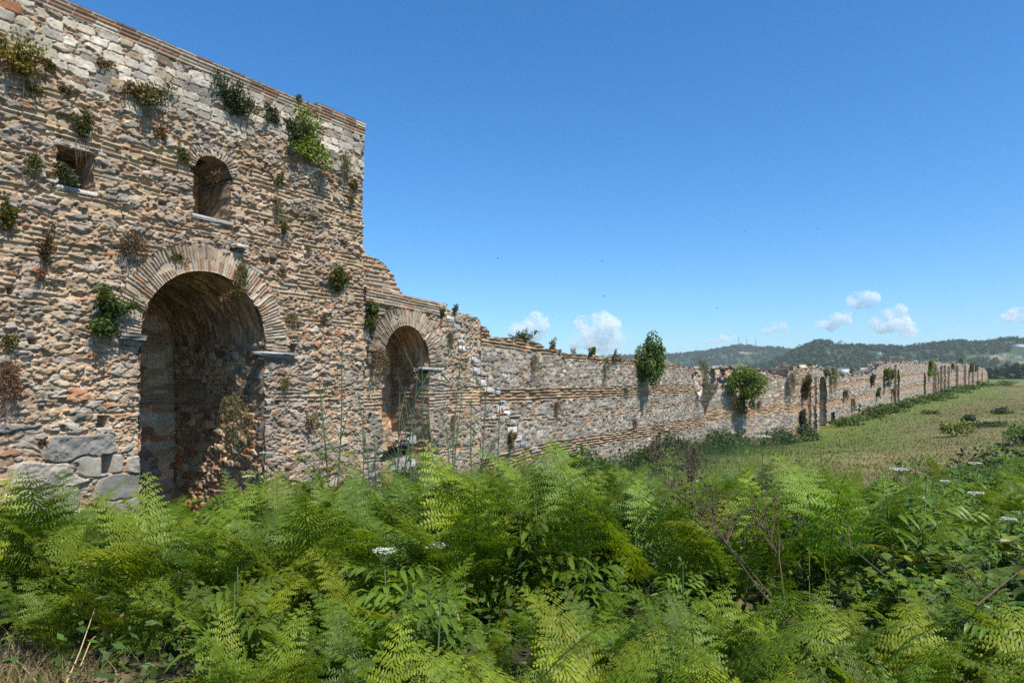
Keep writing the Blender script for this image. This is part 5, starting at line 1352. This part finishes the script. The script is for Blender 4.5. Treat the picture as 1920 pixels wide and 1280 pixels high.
TP = [(42, 50, 45, 50, G_BR, 'bush', 'small bright green shrub near the top left of the tower', 1), (26, 118, 75, 95, G_YEL, 'bush', 'yellow green shrub at the left edge under the small bright one', 1.2),
      (285, 186, 75, 70, G_OL, 'bush', 'olive shrub high on the tower left of the dark grey one', 1.4), (440, 186, 85, 65, G_DK, 'up', 'dark grey green bush below the white stones of the tower', 2.2),
      (572, 268, 88, 100, G_BR, 'bush', 'large bright green bush near the tower corner', 3.2), (545, 255, 40, 80, G_DK, 'bush', 'dark foliage behind the large bright green bush', 1.2), (150, 230, 38, 55, G_OL, 'up', 'dry upright tuft above the square window', .8),
      (200, 594, 78, 84, G_MID, 'bush', 'dense round olive bush left of the main arch spring', 3.0), (632, 523, 48, 48, G_OL, 'up', 'round olive bush right of the main arch', 2.0),
      (245, 466, 55, 55, G_DRY, 'hang', 'dry hanging tuft at the upper left of the arch ring', 1.2), (165, 722, 40, 75, G_OL, 'hang', 'trailing olive plant on the brick band left of the niche', 1.3), (10, 725, 34, 90, G_DRY, 'hang', 'dry trailing plant at the left picture edge', 1.3),
      (448, 528, 34, 62, G_OL, 'hang', 'olive tuft hanging from the right side of the arch ring', .9), (690, 594, 24, 55, G_MID, 'bush', 'narrow green shrub at the left of the small arch ring', 1.2), (702, 690, 36, 70, G_DRY, 'hang', 'brown dry shrub hanging left of the small arch', 1.2),
      (65, 312, 36, 42, G_OL, 'hang', 'olive tuft left of the square window', .7), (12, 405, 26, 55, G_OL, 'bush', 'olive tuft at the left edge level with the window sill', .8), (82, 462, 30, 62, G_DRY, 'up', 'dry brown tuft between the left edge and the arch', .8),
      (395, 292, 30, 18, G_DRY, 'up', 'dry grass on top of the little window arch', .5), (240, 176, 32, 42, G_DRY, 'hang', 'dry tuft left of the high olive shrub', .6), (640, 318, 26, 50, G_OL, 'hang', 'thin trailing tuft at the tower corner', .5),
      (120, 325, 28, 45, G_DK, 'bush', 'dark weed growing inside the square window', .6), (460, 800, 62, 120, G_OL, 'hang', 'straggly plant hanging inside the niche on the right', 2.0), (505, 215, 34, 40, G_DK, 'bush', 'dark weeds left of the large bright green bush', .7)]
for (u, y, w, h, c_, sty, lab, dn) in TP:
    wall_plant(PT, u, y, w, h, c_, sty, lab, 'plants on the tower', dn, .055, 0.02 if 'niche' not in lab else -.5)
for (u, y, w, h) in ((330, 480, 24, 28), (530, 430, 18, 45), (520, 335, 18, 32), (655, 380, 14, 25), (525, 512, 17, 20), (543, 600, 30, 26), (605, 602, 20, 28), (533, 727, 24, 34), (580, 792, 25, 40), (400, 330, 14, 20), (60, 165, 28, 36), (90, 120, 20, 22), (190, 120, 22, 18),
                     (515, 400, 16, 60), (340, 290, 22, 40), (20, 640, 26, 40), (75, 520, 18, 36), (660, 345, 14, 22), (118, 172, 20, 18), (575, 470, 16, 20), (420, 560, 18, 26), (300, 250, 26, 30), (560, 190, 20, 16), (90, 860, 22, 20), (80, 830, 14, 14)):
    wall_plant(PT, u, y, w, h, G_DRY if (u + y) % 3 else G_OL, 'hang' if u % 2 else 'bush', 'small dry tuft rooted in the tower stonework', 'small tufts on the tower', .35, .045, 0.02, 'tuft', 'wall_tuft')
for (u, y, w, h, c_, sty, lab) in ((826, 583, 12, 26, G_OL, 'up', 'upright tuft above the right of the small arch ring'), (840, 640, 16, 34, G_MID, 'hang', 'green trailing weed right of the small arch'), (845, 800, 14, 45, G_DRY, 'hang', 'dry trailing weed low beside the small arch'), (720, 562, 16, 16, G_OL, 'up', 'tuft on top of the small arch ring'),
                                 (850, 580, 12, 16, G_OL, 'up', 'tuft on the stepped end of the coping')):
    wall_plant(PT, u, y, w, h, c_, sty, lab, 'plants on the arched wall', .5, .04)
for (u, y, w, h, c_, sty, lab, dn) in ((990, 633, 60, 16, G_MID, 'up', 'long green weeds on the wall top under the left cloud', 1.6), (1053, 652, 34, 20, G_OL, 'up', 'bushy olive weed on the wall top', 1), (1105, 659, 24, 14, G_MID, 'up', 'low green weed right of the bushy olive one', .7), (1130, 661, 18, 13, G_YEL, 'up', 'yellow green weed on the wall top left of the tree', .6), (930, 622, 26, 16, G_DRY, 'up', 'dry weeds at the high end of the curtain wall', .7),
                                     (1150, 668, 24, 22, G_DRY, 'up', 'dry weeds next to the wall tree', .7), (996, 690, 14, 50, G_OL, 'hang', 'long wisp hanging on the left part of the curtain wall', .7), (1040, 768, 15, 30, G_DRY, 'hang', 'brown wisp below the upper brick band', .6), (1090, 680, 16, 36, G_DRY, 'hang', 'dry wisp hanging from the wall top', .6), (1132, 690, 16, 38, G_OL, 'hang', 'olive wisp hanging left of the wall tree', .6),
                                     (955, 823, 24, 36, G_DRY, 'bush', 'brownish bush at the foot of the white quoin stones', 1.2), (1303, 722, 42, 92, (.095, .11, .05), 'hang', 'grey green drooping shrub on the broken end of the curtain wall', 4), (1186, 800, 10, 30, G_DRY, 'hang', 'brown weed on the lower brick band', .5), (1060, 700, 14, 34, G_OL, 'hang', 'thin olive wisp under the wall top', .4), (1170, 735, 10, 20, G_OL, 'hang', 'small olive wisp beside the tree shadow', .4)):
    wall_plant(PC, u, y, w, h, c_, sty, lab, 'plants on the curtain wall', dn, .05)
for (u, y, w, h, c_, sty, lab, dn) in ((1365, 735, 24, 80, G_OL, 'hang', 'olive creeper hanging left of the bright bush on the ruined wall', 1.4), (1384, 765, 14, 50, G_DK, 'hang', 'dark stems hanging under the bright bush', .8), (1478, 730, 22, 60, (.10, .085, .045), 'hang', 'brown creeper at the broken end of the ruined wall', 1.6), (1445, 706, 26, 10, G_OL, 'up', 'low weeds along the ruined wall top', .7), (1422, 757, 10, 14, G_DRY, 'hang', 'dry tuft on the face of the ruined wall', .4)):
    wall_plant(P2, u, y, w, h, c_, sty, lab, 'plants on the ruined wall', dn, .06, dep=.35)
for (u, y, w, h, c_, sty, lab, dn) in ((1503, 730, 26, 60, (.10, .095, .035), 'bush', 'thick brown green creeper in the gap before the distant wall', 2.2), (1500, 790, 26, 44, (.07, .075, .035), 'bush', 'dark weeds at the foot of the gap in the wall', 1.6), (1556, 712, 24, 44, G_OL, 'hang', 'olive creeper right of the tall distant arch', 1.4), (1581, 745, 12, 28, G_OL, 'hang', 'small creeper on the distant wall face', .6), (1580, 720, 12, 30, G_DRY, 'hang', 'dry creeper from the distant wall top', .7),
                                     (1602, 703, 14, 16, G_OL, 'up', 'weed tuft on the distant wall top', .6), (1632, 714, 12, 24, (.08, .075, .045), 'bush', 'brownish shrub on the distant wall face', .7), (1643, 737, 12, 16, G_MID, 'bush', 'round green shrub low on the distant wall', .8), (1670, 742, 9, 26, G_OL, 'hang', 'creeper left of the second distant arch', .6), (1741, 690, 30, 34, G_BR, 'bush', 'bright green bush near the far end of the wall', 2.0), (1783, 690, 8, 18, G_OL, 'hang', 'creeper between the far buttresses', .5),
                                     (1803, 683, 15, 14, G_TREE, 'bush', 'dark green bush on top near the wall end', .9), (1818, 690, 14, 15, G_MID, 'bush', 'left one of two bushes near the wall end', .9), (1828, 690, 12, 14, G_TREE, 'bush', 'right one of two bushes near the wall end', .8), (1595, 760, 12, 26, G_DRY, 'hang', 'dry trailing weed low on the distant wall', .5), (1545, 700, 22, 12, G_OL, 'up', 'weeds over the crown of the tall distant arch', .8), (1520, 692, 30, 10, (.11, .10, .05), 'up', 'dry weeds along the top over the gap', .8)):
    wall_plant(P3, u, y, w, h, c_, sty, lab, 'plants on the distant wall', dn, .09, dep=.3)

# trees rooted in the walls
def wall_tree(pl, u, y0, y1, w, lab, tone, hang=0.0, seed=1, n=2400, leaf=.07, out=.15):
    s_, zt = pl.sz(u, y0); _, zb = pl.sz(u, y1); s_ = float(s_); Y = pl.p0[1] + pl.d[1] * s_
    H_ = float(zt - zb); W = w / F * Y; rg = np.random.default_rng(seed)
    t_ = thing('wall_tree', lab, 'tree', (0, 0, 0), 'trees growing from the walls')
    m = MB(); root = np.array([0, -.1, H_ * .02])
    for k in range(7):
        e_ = np.array([rg.normal(0, W * .18), rg.uniform(0, W * .3), H_ * rg.uniform(.5, .9)]); m.tube([root, e_ * .5 + np.array([0, W * .25, 0]), e_], [.05, .03, .012], 5)
    m.build('trunk', M_WOOD, t_)
    V, q, c_ = crown(rg, n, leaf, W * .5, H_ * .44, 18, tone); V[:, 1] = V[:, 1] * .8 + W * .22
    m = MB(); m.add(V + np.array([0, 0, H_ * .45]), q, c_)
    if hang:
        V2, q2, c2 = crown(rg, n // 4, leaf * .8, W * .24, hang / F * Y * .6, 6, np.array(tone) * .8); m.add(V2 + np.array([-W * .05, W * .12, -hang / F * Y * .35]), q2, c2)
    m.build('crown', M_SHRUB, t_)
    t_.location = pl.pos(s_, float(zb), out); t_.rotation_euler = (0, 0, math.atan2(-pl.d[1], -pl.d[0])); return t_
wall_tree(PC, 1201, 628, 718, 60, 'upright dense green tree growing from the curtain wall top', G_TREE, 0, 3, 5200, .085)
wall_tree(P2, 1383, 679, 742, 64, 'bright green bushy tree spilling over the ruined wall', (.12, .19, .02), 36, 4, 4200, .10, .3)
wall_tree(P3, 1656, 685, 712, 26, 'small dark tree rooted in the distant wall top', G_TREE, 14, 5, 1000, .13, .3)

# weeds in clumps along the foot of the walls and on the field
def clump(x, y, w, h, tone, lab, grp, n=500, leaf=.08, seed=0, cat='weeds', name='weed_clump'):
    rg = np.random.default_rng(seed); z = float(ground_z(np.array([x]), np.array([y]))[0])
    V, q, c_ = crown(rg, n, leaf, w * .55, h * .6, 9, tone); V[:, 2] += h * .40
    m = MB(); m.add(V, q, c_)
    o = m.build(name, M_SHRUB); o.location = (x, y, z); return tag(o, lab, cat, grp)
rgc = np.random.default_rng(88)
for k in range(26):
    u = 1545 + (1850 - 1545) * (k + rgc.random() * .7) / 26; s_ = su(u); q = P3.pos(s_, 0, rgc.uniform(.8, 2.6) + .01 * s_)
    w = rgc.uniform(1.6, 3.2) * (1 + s_ * .004); clump(q[0], q[1], w, rgc.uniform(.35, 1.05) * (1 + s_ * .002), (np.array((.09, .135, .026)) * rgc.uniform(.7, 1.3)), 'low green weeds along the foot of the distant wall', 'weeds below the distant wall', 420, .14 + .0006 * s_, 700 + k)
for k in range(12):
    s_ = 6 + 21.5 * (k + rgc.random() * .5) / 12; q = PC.pos(s_, 0, rgc.uniform(.6, 2.6)); clump(q[0], q[1], rgc.uniform(1.0, 2.0), rgc.uniform(.8, 1.35), np.array((.065, .105, .03)) * rgc.uniform(.7, 1.2), 'leafy weeds along the foot of the curtain wall', 'weeds below the curtain wall', 700, .085, 740 + k)
for k in range(6):
    q = P2.pos(1 + 2 * k, 0, rgc.uniform(.6, 1.8)); clump(q[0], q[1], 1.8, rgc.uniform(.9, 1.5), np.array((.055, .10, .03)) * rgc.uniform(.7, 1.2), 'weeds along the foot of the ruined wall', 'weeds below the ruined wall', 600, .11, 760 + k)
for (u, y, w, h, tone, lab) in ((1795, 818, 1.4, .9, (.15, .17, .02), 'bright yellow green weed alone on the field'), (1815, 790, 1.0, .5, (.06, .09, .03), 'low dark weed beyond the yellow green one'), (1850, 800, 2.4, .45, (.06, .09, .035), 'low spreading bluish weed on the field'), (1745, 776, 1.4, .4, (.15, .15, .03), 'low yellowish weed near the wall foot'), (1915, 832, 1.6, 1.0, (.08, .15, .02), 'fresh green bush at the right edge above the dark shrubs'),
                                (1882, 775, 1.6, .5, (.07, .09, .03), 'small dark weed on the far side of the field'), (1890, 722, 5, 1.4, (.10, .12, .04), 'pale weeds at the far field edge')):
    best = min(np.linspace(12, 200, 900), key=lambda Y: abs(float(ground_z(np.array([(u - CX) / F * Y]), np.array([Y]))[0]) - (HY - y) / F * Y) * 1.0 / Y)
    clump((u - CX) / F * best, best, w, h, tone, lab, 'weeds on the field', 600, .07 + .0008 * best, int(u))
for k, (u, y, Y) in enumerate(((1880, 860, 12.5), (1840, 870, 12.0), (1915, 845, 13.0), (1800, 885, 11.5), (1900, 880, 11.0))):
    x = (u - CX) / F * Y; zt = (HY - y + 18) / F * Y; z = float(ground_z(np.array([x]), np.array([Y]))[0]); clump(x, Y, 1.6, max(.6, zt - z), (.05, .065, .022), 'dark olive bush at the right side between ferns and field', 'dark bushes beside the field', 1500, .06, 780 + k, 'bush', 'olive_bush')

# ------------------------------------------------------------------ swallows, clouds, haze
M_BIRD = plain_mat('dark_feather', (.03, .03, .035), .7)
for (u, y, lab) in ((1130, 490, 'bird high over the curtain wall, topmost of the lower three'), (1132, 555, 'bird over the curtain wall, under the higher one'), (1397, 434, 'bird high in the clear sky over the ruined wall'), (1535, 429, 'bird high to the right of the other birds'), (933, 484, 'bird in the sky nearest to the tower'), (1345, 578, 'bird low over the hill masts')):
    Y = 42.0; b = MB(); rg = np.random.default_rng(int(u))
    body = [(-.09, 0, 0), (-.05, 0, .008), (0, 0, .012), (.05, 0, .006), (.11, 0, 0)]; b.tube(body, [.004, .016, .02, .013, .003], 6)
    for sd in (-1, 1):
        b.add([(-.04, sd * .012, .008), (.03, sd * .012, .008), (.02, sd * .09, .04), (-.03, sd * .09, .045), (.06, sd * .19, .02)], [(0, 1, 2, 3)]); b.f.setdefault(3, []).append(np.array([(3, 2, 4)]) + b.n - 5)
        b.add([(.09, 0, 0), (.10, sd * .006, 0), (.17, sd * .03, 0), (.12, sd * .002, 0)], [(0, 1, 2, 3)])
    b.v = [v * .75 for v in b.v]
    o = b.build('swallow', M_BIRD); o.location = ((u - CX) / F * Y, Y, (HY - y) / F * Y); o.rotation_euler = (0, .2, rg.uniform(0, 6)); tag(o, lab, 'bird', 'birds in the sky')

m, nt, out = new_mat('cloud_vapour')
pv = node(nt, 'ShaderNodeVolumePrincipled'); pv.inputs['Color'].default_value = (.999, .999, .999, 1); pv.inputs['Anisotropy'].default_value = .0
tc = node(nt, 'ShaderNodeTexCoord'); nz = node(nt, 'ShaderNodeTexNoise', Scale=.006, Detail=5.0, Roughness=.6); nt.links.new(tc.outputs['Object'], nz.inputs['Vector'])
mr = node(nt, 'ShaderNodeMapRange'); mr.inputs['From Min'].default_value = .42; mr.inputs['From Max'].default_value = .62; mr.inputs['To Min'].default_value = 0; mr.inputs['To Max'].default_value = .012
nt.links.new(nz.outputs[0], mr.inputs['Value']); nt.links.new(mr.outputs[0], pv.inputs['Density']); nt.links.new(pv.outputs[0], out.inputs['Volume']); M_CLOUD = m
def ico(sub=2):
    import bmesh
    bm = bmesh.new(); bmesh.ops.create_icosphere(bm, subdivisions=sub, radius=1); v = np.array([q.co[:] for q in bm.verts]); f = np.array([[q.index for q in p.verts] for p in bm.faces]); bm.free(); return v, f
IV, IF = ico(3)
def cloud(u, y, lobes, lab, seed, Y=9000):
    rg = np.random.default_rng(seed); k = Y / F; X = (u - CX) * k; Z = (HY - y) * k
    import bmesh
    mb = MB(); kids = []
    for (du, dy, r) in lobes:
        for _ in range(7):
            a = rg.uniform(-.5, 3.64); kids.append((du + math.cos(a) * r * .85, dy - math.sin(a) * r * .8, r * rg.uniform(.28, .5)))
    for (du, dy, r) in list(lobes) + kids:
        n_ = 1 + .35 * (vnoise(IV[:, 0] * 2.3 + du, IV[:, 1] * 2.3 + IV[:, 2] * 1.7 + dy, seed) - .5) * 2
        mb.add(IV * n_[:, None] * r * k * np.array([1, 1, .85]) + np.array([du * k, rg.normal(0, r * .4) * k, -dy * k]), IF)
    o = mb.build('cloud', M_CLOUD, None, None, True) if False else mb.build('cloud', M_CLOUD)
    rm = o.modifiers.new('join', 'REMESH'); rm.mode = 'VOXEL'; rm.voxel_size = 2.0 * k
    o.location = (X, Y, Z); return tag(o, lab, 'cloud', 'small white clouds over the horizon', 'thing')
cloud(990, 610, [(-22, 12, 16), (0, 2, 16), (18, -10, 16), (26, 4, 13), (-38, 22, 12), (8, 18, 18), (24, 20, 12)], 'white cloud above the high end of the curtain wall', 1)
cloud(1122, 615, [(-30, -8, 15), (-24, 8, 18), (4, -18, 17), (10, 0, 22), (25, -8, 16), (30, 16, 18), (-10, 26, 22), (20, 30, 22), (-40, 28, 14)], 'large heaped white cloud left of the wall tree', 2)
cloud(1355, 636, [(-18, 2, 9), (-4, -2, 10), (10, 2, 9), (22, -4, 7), (-34, 6, 6)], 'small low cloud left of the hill masts', 3)
cloud(1452, 617, [(-14, 2, 9), (0, -2, 10), (13, -5, 9), (20, 3, 8)], 'small cloud right of the hill masts', 4)
cloud(1560, 602, [(-26, 8, 9), (-10, 4, 11), (8, -4, 13), (22, 0, 12), (0, 10, 12), (30, -14, 9)], 'flat based cloud under the topmost heaped one', 5)
cloud(1614, 562, [(-12, -4, 12), (6, -6, 14), (20, -2, 12), (4, 8, 12), (-18, 6, 9), (18, 10, 9)], 'topmost small heaped cloud over the distant wall', 6)
cloud(1672, 604, [(-30, 0, 13), (-14, -8, 13), (2, -14, 14), (14, -24, 11), (24, -2, 15), (8, 8, 18), (36, 14, 14), (-20, 12, 12), (26, 22, 14)], 'heaped cloud right of the topmost one', 7)
cloud(1905, 592, [(-14, 2, 12), (4, -4, 14), (22, 2, 14), (38, 4, 12)], 'cloud cut by the right edge of the picture', 8)

m, nt, out = new_mat('haze_air')
pv = node(nt, 'ShaderNodeVolumePrincipled'); pv.inputs['Color'].default_value = (.80, .90, 1.0, 1); pv.inputs['Density'].default_value = 1.15e-4; pv.inputs['Anisotropy'].default_value = .1
nt.links.new(pv.outputs[0], out.inputs['Volume'])
b = MB(); b.box((600, 1900, 70), 6600, 4400, 200, (1, 0, 0), (0, 1, 0), UP); o = b.build('haze', m); tag(o, 'thin blue haze over the field and hills', 'haze', kind='stuff')
